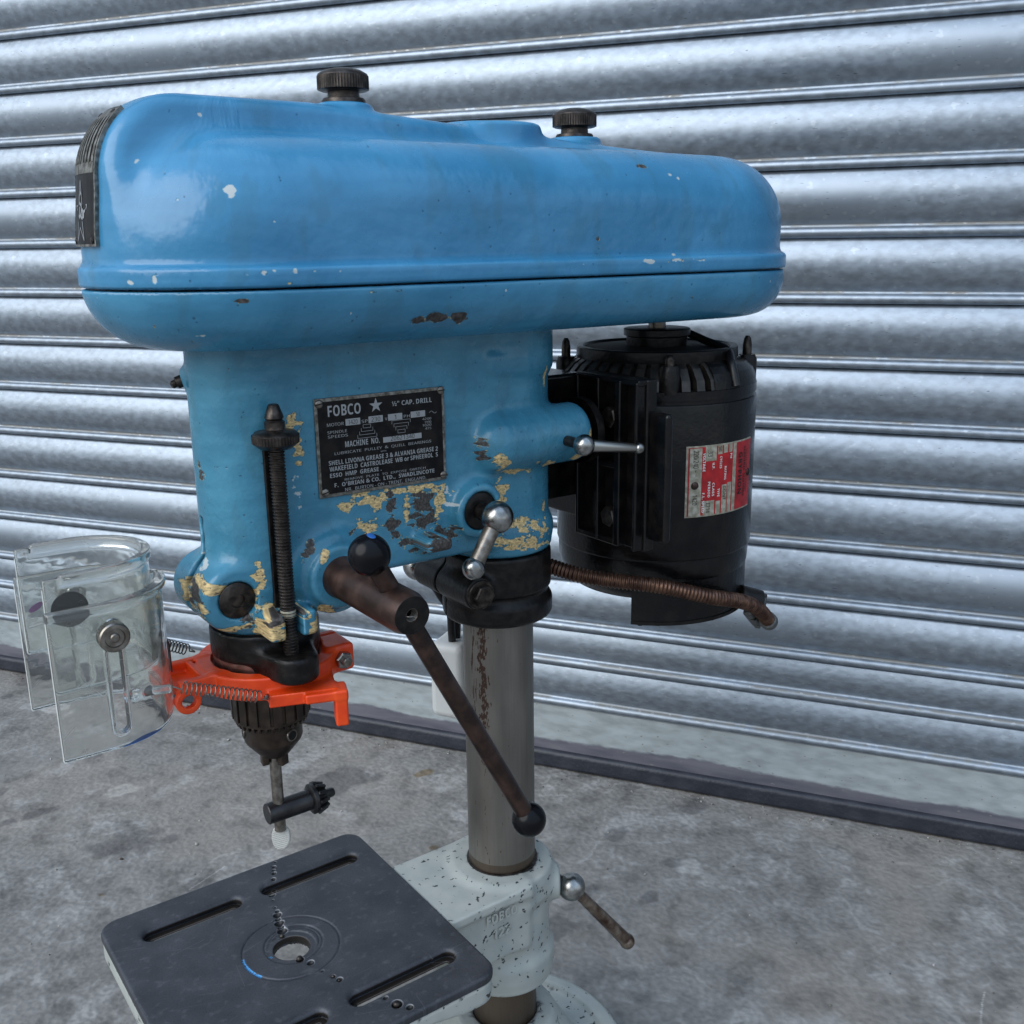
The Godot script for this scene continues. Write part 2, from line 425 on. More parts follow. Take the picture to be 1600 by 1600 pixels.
# paint with worn places: an atlas over (u, v) in metres; spots = [kind, u mm, v mm, ru mm, rv mm, degrees, strength]
func worn_paint(called: String, u0: float, u1: float, v0: float, v1: float, w: int, h: int, spots: Array, s: int, specks: int, lit_tone: float) -> StandardMaterial3D:
	var big := noise(s, 0.006, 4); var fine := noise(s + 1, 0.03, 4); var grain := noise(s + 2, 0.16, 2)
	var lw := w / 4; var lh := h / 4
	var base := PackedByteArray(); base.resize(lw * lh * 3)
	for y in lh:
		for x in lw:
			var t := clampf(big.get_noise_2d(x * 4, y * 4) * 0.9 + 0.5 + fine.get_noise_2d(x * 0.6, y * 5.0) * 0.45, 0, 1)
			var c := Color8(56, 119, 145).lerp(Color8(54, 124, 164), lit_tone).lerp(Color8(71, 136, 162).lerp(Color8(69, 139, 180), lit_tone), t)  # one blue paint: duller teal where shaded, bluer where lit, by colour alone
			var gr := big.get_noise_2d(x * 9.0 + 900, y * 3.5)
			if gr > 0.22: c = c.lerp(Color8(58, 88, 96), clampf((gr - 0.22) * 0.9, 0, 0.14))      # old grease
			var k := (y * lw + x) * 3
			base[k] = int(c.r * 255); base[k + 1] = int(c.g * 255); base[k + 2] = int(c.b * 255)
	var im := Image.create_from_data(lw, lh, false, Image.FORMAT_RGB8, base)
	im.resize(w, h, Image.INTERPOLATE_BILINEAR)
	var C := im.get_data()
	# height (r) and roughness (g): brush marks run along u
	var brush := noise(s + 3, 0.018, 4).get_image(w, h); brush.convert(Image.FORMAT_L8)
	brush.resize(w, h * 3, Image.INTERPOLATE_BILINEAR)
	var bd := brush.get_data()
	var D := PackedByteArray(); D.resize(w * h * 3)
	var dents := noise(s + 4, 0.035, 3).get_image(w, h); dents.convert(Image.FORMAT_L8)
	var dn := dents.get_data()
	for y in h:
		for x in w:
			var k := (y * w + x) * 3
			var st := bd[y * 3 * w + x]
			D[k] = 40 + (st >> 1) + (dn[y * w + x] >> 3)
			D[k + 1] = 40 + (st >> 3) + (dn[y * w + x] >> 4)
	var rng := RandomNumberGenerator.new(); rng.seed = s
	var all := spots.duplicate()
	for i in specks:
		var r := rng.randf()
		all.append(["w" if r < 0.06 else "k", lerpf(u0, u1, rng.randf()) * 1000.0, lerpf(v0, v1, rng.randf()) * 1000.0, 0.35 + rng.randf() * 0.6, 0.35 + rng.randf() * 0.7, 0, 1.6])
	var mx := w / (u1 - u0) / 1000.0; var my := h / (v1 - v0) / 1000.0
	for p in all:
		var cx: float = (p[1] - u0 * 1000.0) * mx; var cy: float = (v1 * 1000.0 - p[2]) * my
		var rx: float = maxf(p[3] * mx, 1.0); var ry: float = maxf(p[4] * my, 1.0)
		var ca := cos(deg_to_rad(-p[5])); var sa := sin(deg_to_rad(-p[5]))
		var R := int(maxf(rx, ry) * 1.5) + 2
		var kind: String = p[0]
		var st: float = p[6]
		for y in range(maxi(int(cy) - R, 0), mini(int(cy) + R, h)):
			for x in range(maxi(int(cx) - R, 0), mini(int(cx) + R, w)):
				var dx := x - cx; var dy := y - cy
				var eu := (dx * ca + dy * sa) / rx; var ev := (-dx * sa + dy * ca) / ry
				var d := eu * eu + ev * ev
				if d > 2.2: continue
				var k := (y * w + x) * 3
				if kind == "k":        # pit in the paint
					if d < 1.0: D[k] = maxi(D[k] - 45, 0); C[k] = int(C[k] * 0.75); C[k + 1] = int(C[k + 1] * 0.75); C[k + 2] = int(C[k + 2] * 0.75)
					continue
				var n := fine.get_noise_2d((x + cx) * 0.75, y * 1.3) * 1.6 + grain.get_noise_2d(x, y) * 0.22
				var v := 0.55 * st - d * 0.75 + n
				if kind == "w":
					if v > 0.25:
						var al := clampf((v - 0.25) * 7.0, 0, 1); C[k] = int(lerpf(C[k], 182, al)); C[k + 1] = int(lerpf(C[k + 1], 188, al)); C[k + 2] = int(lerpf(C[k + 2], 188, al)); D[k] = int(lerpf(D[k], 72, al)); D[k + 1] = 150
				elif kind == "y":
					if v > 0.0:
						var q := clampf(0.9 + grain.get_noise_2d(x * 0.5, y) * 0.25, 0.6, 1.1)
						var al := clampf(v * 6.0, 0, 1); C[k] = int(lerpf(C[k], 224 * q, al)); C[k + 1] = int(lerpf(C[k + 1], 194 * q, al)); C[k + 2] = int(lerpf(C[k + 2], 138 * q, al)); D[k] = int(lerpf(D[k], 78, al)); D[k + 1] = 185
						if fine.get_noise_2d(x * 3.1 + 300, y * 3.1) > 0.42: C[k] = 88; C[k + 1] = 78; C[k + 2] = 64
					elif v > -0.09:
						C[k] = int(C[k] * 0.7); C[k + 1] = int(C[k + 1] * 0.72); C[k + 2] = int(C[k + 2] * 0.72)
				else:
					if v > 0.0:
						var q := 0.8 + grain.get_noise_2d(x, y * 0.7) * 0.5
						var al := clampf(v * 5.0, 0, 1); C[k] = int(lerpf(C[k], 80 * q, al)); C[k + 1] = int(lerpf(C[k + 1], 74 * q, al)); C[k + 2] = int(lerpf(C[k + 2], 70 * q, al)); D[k] = 64 + int(q * 10); D[k + 1] = 150
					elif v > -0.12 and grain.get_noise_2d(x * 0.8, y * 0.8) > 0.2:
						C[k] = 190; C[k + 1] = 160; C[k + 2] = 105
	var m := std(called, Color.WHITE, 1.0)
	m.albedo_texture = tex(w, h, C)
	var dt := tex(w, h, D)
	m.roughness_texture = dt; m.roughness_texture_channel = BaseMaterial3D.TEXTURE_CHANNEL_GREEN
	bump(m, dt, 1.1)
	m.uv1_scale = Vector3(1.0 / (u1 - u0), -1.0 / (v1 - v0), 1)
	m.uv1_offset = Vector3(-u0 / (u1 - u0), v1 / (v1 - v0), 0)
	m.metallic_specular = 0.5
	return m

func make_materials() -> void:
	T.cast = tex(512, 512, grey(noise(3, 0.06, 4), 512, 512), Image.FORMAT_L8)
	T.grain = tex(512, 512, grey(noise(5, 0.22, 3), 512, 512), Image.FORMAT_L8)
	T.soft = tex(256, 256, grey(noise(9, 0.012, 3), 256, 256), Image.FORMAT_L8)
	# black machine enamel with dust
	var m := std("black_enamel", Color.WHITE, 0.24)
	m.albedo_texture = mottle(512, Color8(7, 7, 9), Color8(24, 22, 21), 21, 0.012, 6, 0.12, Color8(84, 80, 76))
	bump(m, T.cast, 0.16); M.black = tri_map(m, 6.0); m.metallic_specular = 0.4
	m = std("lightened_black", Color.WHITE, 0.36); m.albedo_texture = mottle(256, Color8(26, 24, 22), Color8(56, 52, 47), 35, 0.03, 4); M.vent = tri_map(m, 8.0)  # black lightened for the vent ribs, their grey sheen put into the colour
	m = std("sawn_acrylic", Color(0.9, 0.92, 0.9, 0.6), 0.5); m.transparency = BaseMaterial3D.TRANSPARENCY_ALPHA; M.frost = m
	m = std("oily_black", Color.WHITE, 0.36)
	m.albedo_texture = mottle(512, Color8(11, 10, 10), Color8(32, 29, 27), 31, 0.02, 5, 0.09, Color8(80, 76, 72))
	bump(m, T.cast, 0.25); M.oily = tri_map(m, 7.0); m.metallic_specular = 0.36
	# pale grey paint flaked down to dark iron
	var w := 768
	var fl := grey(noise(41, 0.026, 4), w, w); var fs := grey(noise(43, 0.12, 2), w, w); var lg := grey(noise(47, 0.008, 3), w, w)
	var C := PackedByteArray(); C.resize(w * w * 3)
	var D := PackedByteArray(); D.resize(w * w * 3)
	for i in w * w:
		var t := lg[i] / 255.0
		var c := Color8(158, 163, 158).lerp(Color8(178, 180, 173), t)
		var hgt := 170 + (fs[i] >> 4)
		var rr := 105
		if fl[i] > 192 + (lg[i] >> 4) or fs[i] > 228 and fl[i] > 150:
			c = Color8(52, 55, 56); hgt = 120; rr = 150
		C[i * 3] = int(c.r * 255); C[i * 3 + 1] = int(c.g * 255); C[i * 3 + 2] = int(c.b * 255)
		D[i * 3] = hgt; D[i * 3 + 1] = rr
	m = std("flaked_grey_paint", Color.WHITE, 1.0)
	m.albedo_texture = tex(w, w, C); var dt := tex(w, w, D)
	m.roughness_texture = dt; m.roughness_texture_channel = BaseMaterial3D.TEXTURE_CHANNEL_GREEN
	bump(m, dt, 0.6); M.pale = tri_map(m, 4.5); m.vertex_color_use_as_albedo = true
	m = std("rusty_steel", Color.WHITE, 0.38, 0.8)
	m.albedo_texture = mottle(256, Color8(74, 54, 44), Color8(150, 138, 126), 56, 0.02, 4, 0.1, Color8(60, 44, 36)); bump(m, T.grain, 0.12); M.rusty = tri_map(m, 8.0)
	m = std("brown_steel", Color.WHITE, 0.34, 0.55)
	m.albedo_texture = mottle(256, Color8(50, 37, 33), Color8(82, 62, 54), 51, 0.02, 4, 0.1, Color8(110, 92, 84)); bump(m, T.grain, 0.15); M.brown = tri_map(m, 9.0)
	m = std("tarnished_conduit", Color.WHITE, 0.38, 0.75)
	m.albedo_texture = mottle(256, Color8(66, 46, 38), Color8(112, 84, 68), 53, 0.03, 4); M.conduit = tri_map(m, 9.0)
	m = std("bright_steel", Color8(176, 174, 168), 0.3, 1.0); bump(m, T.grain, 0.1); M.bright = tri_map(m, 12.0)
	m = std("aged_chrome", Color.WHITE, 0.24, 1.0)
	m.albedo_texture = mottle(256, Color8(128, 126, 122), Color8(178, 178, 176), 55, 0.03, 5, 0.1, Color8(60, 56, 52)); bump(m, T.grain, 0.06); M.chrome = tri_map(m, 12.0)
	m = std("worn_steel", Color.WHITE, 0.36, 0.95)
	m.albedo_texture = mottle(256, Color8(112, 104, 96), Color8(158, 152, 144), 57, 0.03, 5); bump(m, T.grain, 0.1); M.steel = tri_map(m, 12.0)
	m = std("dark_steel", Color.WHITE, 0.36, 0.8)
	m.albedo_texture = mottle(256, Color8(42, 38, 36), Color8(82, 75, 70), 59, 0.03, 5, 0.1, Color8(120, 110, 100)); bump(m, T.grain, 0.12); M.dark = tri_map(m, 12.0)
	m = std("chuck_steel", Color.WHITE, 0.4, 0.65)
	m.albedo_texture = mottle(256, Color8(54, 45, 39), Color8(78, 67, 58), 58, 0.02, 5, 0.08, Color8(120, 108, 96)); bump(m, T.grain, 0.1); M.chuck = tri_map(m, 12.0)
	m = std("key_steel", Color.WHITE, 0.33, 0.8)
	m.albedo_texture = mottle(256, Color8(52, 51, 52), Color8(70, 69, 69), 60, 0.015, 4, 0.05, Color8(110, 106, 102)); bump(m, T.grain, 0.08); M.key = tri_map(m, 12.0)
	m = std("tag_steel", Color8(196, 195, 190), 0.45, 0.62); bump(m, T.grain, 0.08); M.tag = tri_map(m, 12.0)
	m = std("black_plastic", Color8(14, 14, 17), 0.22); bump(m, T.soft, 0.1); M.bakelite = tri_map(m, 9.0); m.metallic_specular = 0.3
	m = std("orange_plastic", Color.WHITE, 0.4); m.albedo_texture = mottle(256, Color8(226, 64, 14), Color8(240, 80, 22), 66, 0.012, 5, 0.06, Color8(120, 44, 24)); m.subsurf_scatter_enabled = true; m.subsurf_scatter_strength = 0.05; bump(m, T.soft, 0.15); M.orange = tri_map(m, 12.0)
	m = std("clear_acrylic", Color(0.96, 0.965, 0.95, 0.05), 0.04); m.transparency = BaseMaterial3D.TRANSPARENCY_ALPHA; m.refraction_enabled = true; m.refraction_scale = 0.049
	bump(m, T.soft, 0.2); M.acrylic = tri_map(m, 10.0)
	var sw := 512
	var sd := PackedByteArray(); sd.resize(sw * sw); sd.fill(9)
	var sn := grey(noise(111, 0.012, 4), sw, sw); var sf := grey(noise(113, 0.15, 2), sw, sw)
	for i in sw * sw:
		if sn[i] > 172 and sf[i] > 135: sd[i] = mini(9 + (sn[i] - 172), 60)
	var srng := RandomNumberGenerator.new(); srng.seed = 5
	for i in 40:                          # scratches in the plastic
		var at := Vector2(srng.randf(), srng.randf()) * sw; var dir := Vector2.from_angle(srng.randf() * TAU)
		for q in srng.randi_range(12, 90):
			at += dir.rotated(srng.randf_range(-0.2, 0.2))
			sd[(int(at.y) & 511) * sw + (int(at.x) & 511)] = 90
	m.roughness = 1.0; m.roughness_texture = tex(sw, sw, sd, Image.FORMAT_L8)
	m = std("white_plastic", Color8(222, 222, 218), 0.35); M.white = m
	M.cable = std("black_cable", Color8(16, 16, 18), 0.4)
	M.print_grey = std("etched_metal", Color8(158, 160, 162), 0.4, 0.4)
	m = std("plate_black", Color.WHITE, 0.35); m.albedo_texture = mottle(256, Color8(10, 10, 13), Color8(34, 30, 28), 61, 0.02, 5, 0.12, Color8(70, 68, 66)); M.plate_black = tri_map(m, 11.0); m.metallic_specular = 0.3
	m = std("plate_rim", Color.WHITE, 0.45, 0.8); m.albedo_texture = mottle(256, Color8(88, 84, 76), Color8(150, 148, 142), 63, 0.04, 4); M.rim = tri_map(m, 14.0)
	m = std("red_label", Color.WHITE, 0.4); m.albedo_texture = mottle(256, Color8(150, 20, 26), Color8(186, 30, 34), 65, 0.02, 4); M.red = tri_map(m, 14.0)
	m = std("label_cream", Color.WHITE, 0.45); m.albedo_texture = mottle(256, Color8(136, 130, 112), Color8(176, 172, 156), 67, 0.03, 4, 0.08, Color8(70, 60, 50)); M.cream = tri_map(m, 16.0)
	M.ink = std("black_ink", Color8(22, 20, 20), 0.5)
	M.hole = std("bore", Color8(12, 11, 10), 0.7, 0.2)
	M.primer = std("primer_paint", Color8(206, 168, 104), 0.7)
	M.blue_mark = std("blue_mark", Color8(40, 92, 160), 0.4)
	M.pink_mark = std("pink_ink", Color8(190, 70, 200), 0.5)
	M.red_glass = std("dark_red_patch", Color8(60, 8, 14), 0.3)
	make_column_steel(); make_table_iron(); make_shutter_steel(); make_concrete()

func make_column_steel() -> void:
	var w := 512; var h := 1024          # u: round the column, v: 0.65 m of height
	var n := noise(71, 0.012, 4); var st := noise(73, 0.09, 2); var f := noise(75, 0.2, 2)
	var C := PackedByteArray(); C.resize(w * h * 3)
	var D := PackedByteArray(); D.resize(w * h * 3)
	for y in h:
		var yy := 0.35 - 0.65 * y / h       # height
		for x in w:
			var t := clampf(0.5 + n.get_noise_2d(x * 1.0, y * 0.5) * 0.5, 0, 1)
			var c := Color8(118, 113, 107).lerp(Color8(148, 143, 136), t)
			var s := st.get_noise_2d(x * 1.3, y * 0.06)
			c = c.darkened(clampf(s * 0.05, 0, 0.05))
			var r := 112 + int(s * 16)
			var az := 360.0 * x / w
			var dd := absf(az - (151.0 + n.get_noise_2d(7, y * 1.5) * 9.0)) / (9.0 if yy > 0.1 else 4.0)
			var v := 0.75 - dd + f.get_noise_2d(x * 0.9, y * 0.35) * 1.1 - (0.0 if yy > 0.125 and yy < 0.285 else 0.9)
			var v2 := 0.35 - absf(az - 170.0) / 12.0 + f.get_noise_2d(x * 0.9 + 99, y * 0.12) * 1.3 - (0.0 if yy > 0.16 else 0.6)
			if v > 0.25 or v2 > 0.5: c = Color8(72, 44, 28).lerp(Color8(46, 32, 26), clampf(f.get_noise_2d(x, y) + 0.5, 0, 1)); r = 170
			elif f.get_noise_2d(x * 0.5 + 500, y * 0.22) > 0.8: c = Color8(104, 80, 62); r = 130
			if yy < 0.012: c = c.lerp(Color8(80, 60, 44), 0.5)
			var k := (y * w + x) * 3
			C[k] = int(c.r * 255); C[k + 1] = int(c.g * 255); C[k + 2] = int(c.b * 255); D[k + 1] = r; D[k + 2] = 235 if r < 140 else 40
	var m := std("column_steel", Color.WHITE, 1.0, 1.0)
	m.albedo_texture = tex(w, h, C); var dt := tex(w, h, D)
	m.roughness_texture = dt; m.roughness_texture_channel = BaseMaterial3D.TEXTURE_CHANNEL_GREEN
	m.metallic_texture = dt; m.metallic_texture_channel = BaseMaterial3D.TEXTURE_CHANNEL_BLUE
	m.uv1_scale = Vector3(1, -1.0 / 0.65, 1); m.uv1_offset = Vector3(0, 0.35 / 0.65, 0)
	M.column = m

func make_table_iron() -> void:
	var w := 1024                        # x -0.39..-0.09, z -0.15..0.15
	var n := noise(81, 0.006, 5); var f := noise(83, 0.12, 3); var cl := noise(85, 0.018, 3)
	var C := PackedByteArray(); C.resize(w * w * 3)
	var D := PackedByteArray(); D.resize(w * w * 3)
	var rng := RandomNumberGenerator.new(); rng.seed = 8
	for y in w:
		for x in w:
			var t := clampf(0.5 + n.get_noise_2d(x, y) * 0.8, 0, 1)
			var c := Color8(55, 57, 62).lerp(Color8(74, 76, 81), t)
			var cloud := cl.get_noise_2d(x, y * 1.4 + 400)
			if cloud > 0.25: c = c.lerp(Color8(98, 100, 104), (cloud - 0.25) * 1.2)
			var g := f.get_noise_2d(x, y)
			c = c.darkened(clampf(g * 0.22, 0, 0.2))
			var px := -0.39 + 0.3 * x / w; var pz := -0.15 + 0.3 * y / w
			var r := sqrt((px + 0.2395) * (px + 0.2395) + pz * pz)
			if r < 0.05:                   # turned marks round the hole
				c = c.lerp(Color8(96, 96, 100), 0.25 * (0.5 + 0.5 * sin(r * 5200.0 + g * 2.0)) * (1.0 - r / 0.05))
			var az := rad_to_deg(atan2(pz, px + 0.2395))
			if absf(r - 0.0445) < 0.0014 + g * 0.001 and az > 150 and az < 203 or absf(r - 0.0445) < 0.0012 and az < -166: c = Color8(60, 134, 190) if g > -0.22 else c
			if absf(r - 0.0215) < 0.0016 and az > 172: c = Color8(60, 134, 190) if g > -0.1 else c
			if slots(px, pz) < 0.0007 or r < 0.0172: c = Color8(34, 29, 26)      # slot walls and bore painted dark brown, their shade put into the colour
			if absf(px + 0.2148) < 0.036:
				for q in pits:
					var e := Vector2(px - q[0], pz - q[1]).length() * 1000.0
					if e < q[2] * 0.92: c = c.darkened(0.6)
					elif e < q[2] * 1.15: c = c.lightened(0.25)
			var k := (y * w + x) * 3
			C[k] = int(c.r * 255); C[k + 1] = int(c.g * 255); C[k + 2] = int(c.b * 255); D[k] = 128 + int(g * 50); D[k + 1] = 112 + int(t * 26)
	for i in 170:                         # fine scratches and bright specks
		var p := Vector2(rng.randf() * w, rng.randf() * w); var dir := Vector2.from_angle(rng.randf_range(-0.5, 0.5) + (PI / 2 if rng.randf() < 0.3 else 0.0))
		var ln := rng.randf_range(1, 3) if i < 110 else rng.randf_range(20, 120)
		var lum := 120 if i < 110 else rng.randi_range(78, 104)
		for s in int(ln):
			var q := p + dir * s
			if q.x < 1 or q.y < 1 or q.x >= w - 1 or q.y >= w - 1: continue
			var k := (int(q.y) * w + int(q.x)) * 3
			C[k] = lum; C[k + 1] = lum; C[k + 2] = lum + 4
	var m := std("table_iron", Color.WHITE, 1.0, 0.35)
	m.albedo_texture = tex(w, w, C); var dt := tex(w, w, D)
	m.roughness_texture = dt; m.roughness_texture_channel = BaseMaterial3D.TEXTURE_CHANNEL_GREEN
	bump(m, dt, 0.15)
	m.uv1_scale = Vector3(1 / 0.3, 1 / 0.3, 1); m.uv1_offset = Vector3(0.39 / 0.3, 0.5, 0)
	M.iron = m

func make_shutter_steel() -> void:
	var w := 1024; var h := 256           # u: 1.6 m along, v: one slat
	var a := noise(91, 0.01, 4); var b := noise(93, 0.07, 3); var sp := noise(95, 0.11, 2)
	var C := PackedByteArray(); C.resize(w * h * 3)
	var D := PackedByteArray(); D.resize(w * h * 3)
	for y in h:
		for x in w:
			var wrap := minf(1.0, minf(x, w - 1 - x) / 60.0)
			var t := a.get_noise_2d(x * 0.5, y * 2.2) * wrap
			var d := b.get_noise_2d(x * 0.9, y * 0.35) * wrap          # faint vertical weather marks
			var c := Color8(156, 166, 177).darkened(clampf(0.05 - t * 0.04 - d * 0.12, 0, 0.3))
			var r := 116 + int(t * 6 + d * 14)
			var v := 1.0 - float(y) / h
			var du := clampf(1.0 - absf(v - 0.185) / 0.045, 0, 1) * clampf(a.get_noise_2d(x * 0.8, 600) * wrap * 2.0 + 0.35 + d, 0, 1)
			if du > 0.0: c = c.lerp(Color8(128, 116, 100), du * 0.55); r += int(du * 60)      # dust lying on the ledge over the bead
			if sp.get_noise_2d(x * 0.7 + 700, y * 0.22) > 0.58: c = c.lightened(0.12); r = 118
			elif sp.get_noise_2d(x * 0.8, y * 0.8) > 0.74: c = c.darkened(0.25); r = 120
			var k := (y * w + x) * 3
			C[k] = int(c.r * 255); C[k + 1] = int(c.g * 255); C[k + 2] = int(c.b * 255); D[k] = 128 + int(a.get_noise_2d(x * 0.12, y * 0.5 + 90) * 90 * wrap); D[k + 1] = r
	var m := std("galvanised_steel", Color.WHITE, 1.0, 0.88)
	m.albedo_texture = tex(w, h, C); var dt := tex(w, h, D)
	m.roughness_texture = dt; m.roughness_texture_channel = BaseMaterial3D.TEXTURE_CHANNEL_GREEN
	bump(m, dt, 0.035)
	M.galv = m
	# the flat bottom rail, stained from below
	var h2 := 128
	C = PackedByteArray(); C.resize(w * h2 * 3); D = PackedByteArray(); D.resize(w * h2 * 3)
	for y in h2:
		for x in w:
			var wrap := minf(1.0, minf(x, w - 1 - x) / 60.0)
			var v := 1.0 - float(y) / h2
			var t := a.get_noise_2d(x, y * 3.0) * wrap; var edge := 0.36 + a.get_noise_2d(x * 0.35, 900) * 0.1 * wrap + b.get_noise_2d(x, y) * 0.02
			var c := Color8(176, 184, 186).darkened(clampf(0.04 - t * 0.06, 0, 0.2))
			var r := 140; var me := 120
			c = c.darkened(clampf(0.04 + b.get_noise_2d(x * 0.4, y * 0.5 + 50) * 0.12, 0, 0.2))
			var dk := clampf((edge - v) / 0.05 + b.get_noise_2d(x * 0.6, y) * 0.25, 0, 1)
			if dk > 0.0: c = c.lerp(Color8(84, 84, 94).lerp(Color8(108, 107, 113), clampf(0.5 + t, 0, 1)), dk); r = 120; me = int(120 - 80 * dk)
			if false: pass
			elif sp.get_noise_2d(x * 0.8, y * 0.8) > 0.72: c = Color8(128, 124, 116)
			var k := (y * w + x) * 3
			C[k] = int(c.r * 255); C[k + 1] = int(c.g * 255); C[k + 2] = int(c.b * 255); D[k] = 128 + int(t * 60); D[k + 1] = r; D[k + 2] = me
	m = std("stained_rail", Color.WHITE, 1.0, 1.0)
	m.albedo_texture = tex(w, h2, C); dt = tex(w, h2, D)
	m.roughness_texture = dt; m.roughness_texture_channel = BaseMaterial3D.TEXTURE_CHANNEL_GREEN
	m.metallic_texture = dt; m.metallic_texture_channel = BaseMaterial3D.TEXTURE_CHANNEL_BLUE
	bump(m, dt, 0.5)
	M.rail = m
	m = std("rubber_seal", Color.WHITE, 0.5); m.albedo_texture = mottle(256, Color8(34, 37, 46), Color8(50, 52, 60), 97, 0.02, 5, 0.1, Color8(80, 80, 84)); bump(m, T.cast, 0.6); M.rubber = tri_map(m, 3.0)

func make_concrete() -> void:
	var w := 1344                         # 2.6 m square, repeats
	var a := grey(noise(101, 0.004, 5), w, w); var b := grey(noise(103, 0.03, 6), w, w); var f := grey(noise(105, 0.16, 3), w, w); var wr := grey(noise(107, 0.013, 5), w, w)
	var C := PackedByteArray(); C.resize(w * w * 3)
	var D := PackedByteArray(); D.resize(w * w * 3)
	for i in w * w:
		var t := (a[i] + b[i]) / 510.0
		t = clampf((t - 0.5) * 1.3 + 0.5 + (f[i] - 128) / 330.0, 0, 1)
		var c := Color8(106, 104, 101).lerp(Color8(146, 143, 139), t)
		var vein := 1.0 - absf(wr[i] - 128.0) / 14.0
		if vein > 0.0: c = c.lightened(vein * 0.16 * clampf((b[i] - 96) / 60.0, 0, 1))
		if a[i] > 140: c = c.lerp(Color8(132, 122, 112), clampf((a[i] - 140) / 160.0, 0, 0.35))
		if wr[i] > 158: c = c.lerp(Color8(172, 170, 168), clampf((wr[i] - 158) / 60.0, 0, 0.6) * (f[i] / 255.0 + 0.3))      # pale laitance
		if b[i] < 84: c = c.darkened(clampf((84 - b[i]) / 300.0, 0, 0.09))
		C[i * 3] = int(c.r * 255); C[i * 3 + 1] = int(c.g * 255); C[i * 3 + 2] = int(c.b * 255)
		D[i * 3] = (f[i] + b[i]) >> 1; D[i * 3 + 1] = 170 - (a[i] >> 3)
	var rng := RandomNumberGenerator.new(); rng.seed = 12
	var n := noise(109, 0.03, 3)
	for s in 150:                          # damp spots, rust and lime marks
		var cx := rng.randi_range(60, w - 60); var cy := rng.randi_range(60, w - 60)
		var r := rng.randf_range(4, 26) * (0.5 if s % 3 else 1.0); var el := rng.randf_range(0.5, 1.0)
		var kind := s % 10
		for y in range(cy - 40, cy + 40):
			for x in range(cx - 40, cx + 40):
				var d := sqrt(pow((x - cx) * el, 2) + pow(y - cy, 2)) / r + n.get_noise_2d(x, y) * 0.7
				if d > 1.0: continue
				var k := (y * w + x) * 3
				var q := clampf((1.0 - d) * 3.0, 0, 1)
				if kind == 0: C[k] = mini(C[k] + int(30 * q), 255); C[k + 1] = mini(C[k + 1] + int(30 * q), 255); C[k + 2] = mini(C[k + 2] + int(30 * q), 255)
				elif kind == 1: C[k] = int(C[k] * (1.0 - 0.12 * q)); C[k + 1] = int(C[k + 1] * (1.0 - 0.2 * q)); C[k + 2] = int(C[k + 2] * (1.0 - 0.32 * q))
				else: C[k] = int(C[k] * (1.0 - 0.2 * q)); C[k + 1] = int(C[k + 1] * (1.0 - 0.2 * q)); C[k + 2] = int(C[k + 2] * (1.0 - 0.19 * q))
	for s in 26:                           # chalky scratches
		var p := Vector2(rng.randf_range(80, w - 80), rng.randf_range(80, w - 80)); var dir := Vector2.from_angle(rng.randf() * TAU)
		for q in rng.randi_range(10, 60):
			p += dir.rotated(rng.randf_range(-0.3, 0.3))
			var k := (clampi(int(p.y), 0, w - 1) * w + clampi(int(p.x), 0, w - 1)) * 3
			for o in 3: C[k + o] = mini(C[k + o] + 38, 255)
	var m := std("concrete", Color.WHITE, 1.0)
	m.albedo_texture = tex(w, w, C); var dt := tex(w, w, D)
	m.roughness_texture = dt; m.roughness_texture_channel = BaseMaterial3D.TEXTURE_CHANNEL_GREEN
	bump(m, dt, 3.2)
	M.concrete = m

# ------------------------------------------------------------------ distance fields of the castings (heights measured from the table-arm face)
func sd_cover(x: float, y: float, z: float) -> float:
	var d2 := ucap(x - SPX, z, MOX - SPX, 0.1075, 0.1195)
	var R := 0.052 + 0.026 * clampf((-0.16 - x) / 0.15, 0.0, 1.0) + 0.012 * clampf((x - 0.1) / 0.15, 0.0, 1.0)
	var a := d2 + R; var b := y - 0.7065 + R
	var d := minf(maxf(a, b), 0.0) + sqrt(maxf(a, 0.0) * maxf(a, 0.0) + maxf(b, 0.0) * maxf(b, 0.0)) - R
	# raised spine with a rounded nose
	var top := 0.7347 if x < -0.18 else 0.7347 - (x + 0.18) * 0.075 - maxf(0.0, 0.02 - absf(x + 0.18)) * 0.0
	if x > 0.04: top = 0.7182 - (x - 0.04) * 0.0805
	a = sqrt((x - SPX) * (x - SPX) + z * z) - 0.0435 if x < SPX else absf(z) - 0.0435 - (x - SPX)
	b = y - top + 0.062
	var s := minf(maxf(a, b), 0.0) + sqrt(maxf(a, 0.0) * maxf(a, 0.0) + maxf(b, 0.0) * maxf(b, 0.0)) - 0.062
	s = maxf(s, x - 0.29)
	var hw := 0.036 if x < -0.18 else 0.036 + (x + 0.18) * 0.02
	s = rcut(s, absf(z) - hw + (y - 0.7) * 0.25, 0.009)
	d = smin(d, s, 0.013)
	var r := sqrt(x * x + z * z)
	d = smin(d, rcut(r - 0.0455, y - 0.7285, 0.0035), 0.008)
	r = sqrt((x + 0.1405) * (x + 0.1405) + z * z)
	d = smin(d, rcut(r - 0.0225, y - 0.7375, 0.002), 0.008)
	r = sqrt((x - 0.0965) * (x - 0.0965) + z * z)
	d = smin(d, rcut(r - 0.0245, y - 0.7222, 0.002), 0.008)
	# flange
	d = smin(d, rcut(d2 - 0.0065, y - 0.6155, 0.0025), 0.006)
	return maxf(d, 0.6015 - y)

func sd_tray(x: float, y: float, z: float) -> float:
	var d2 := ucap(x - SPX, z, MOX - SPX, 0.1135, 0.1245)
	return smax(rcut(d2, 0.5555 - y, 0.05 - 0.014 * clampf((x - SPX) / 0.45, 0, 1)), y - 0.6002, 0.002)

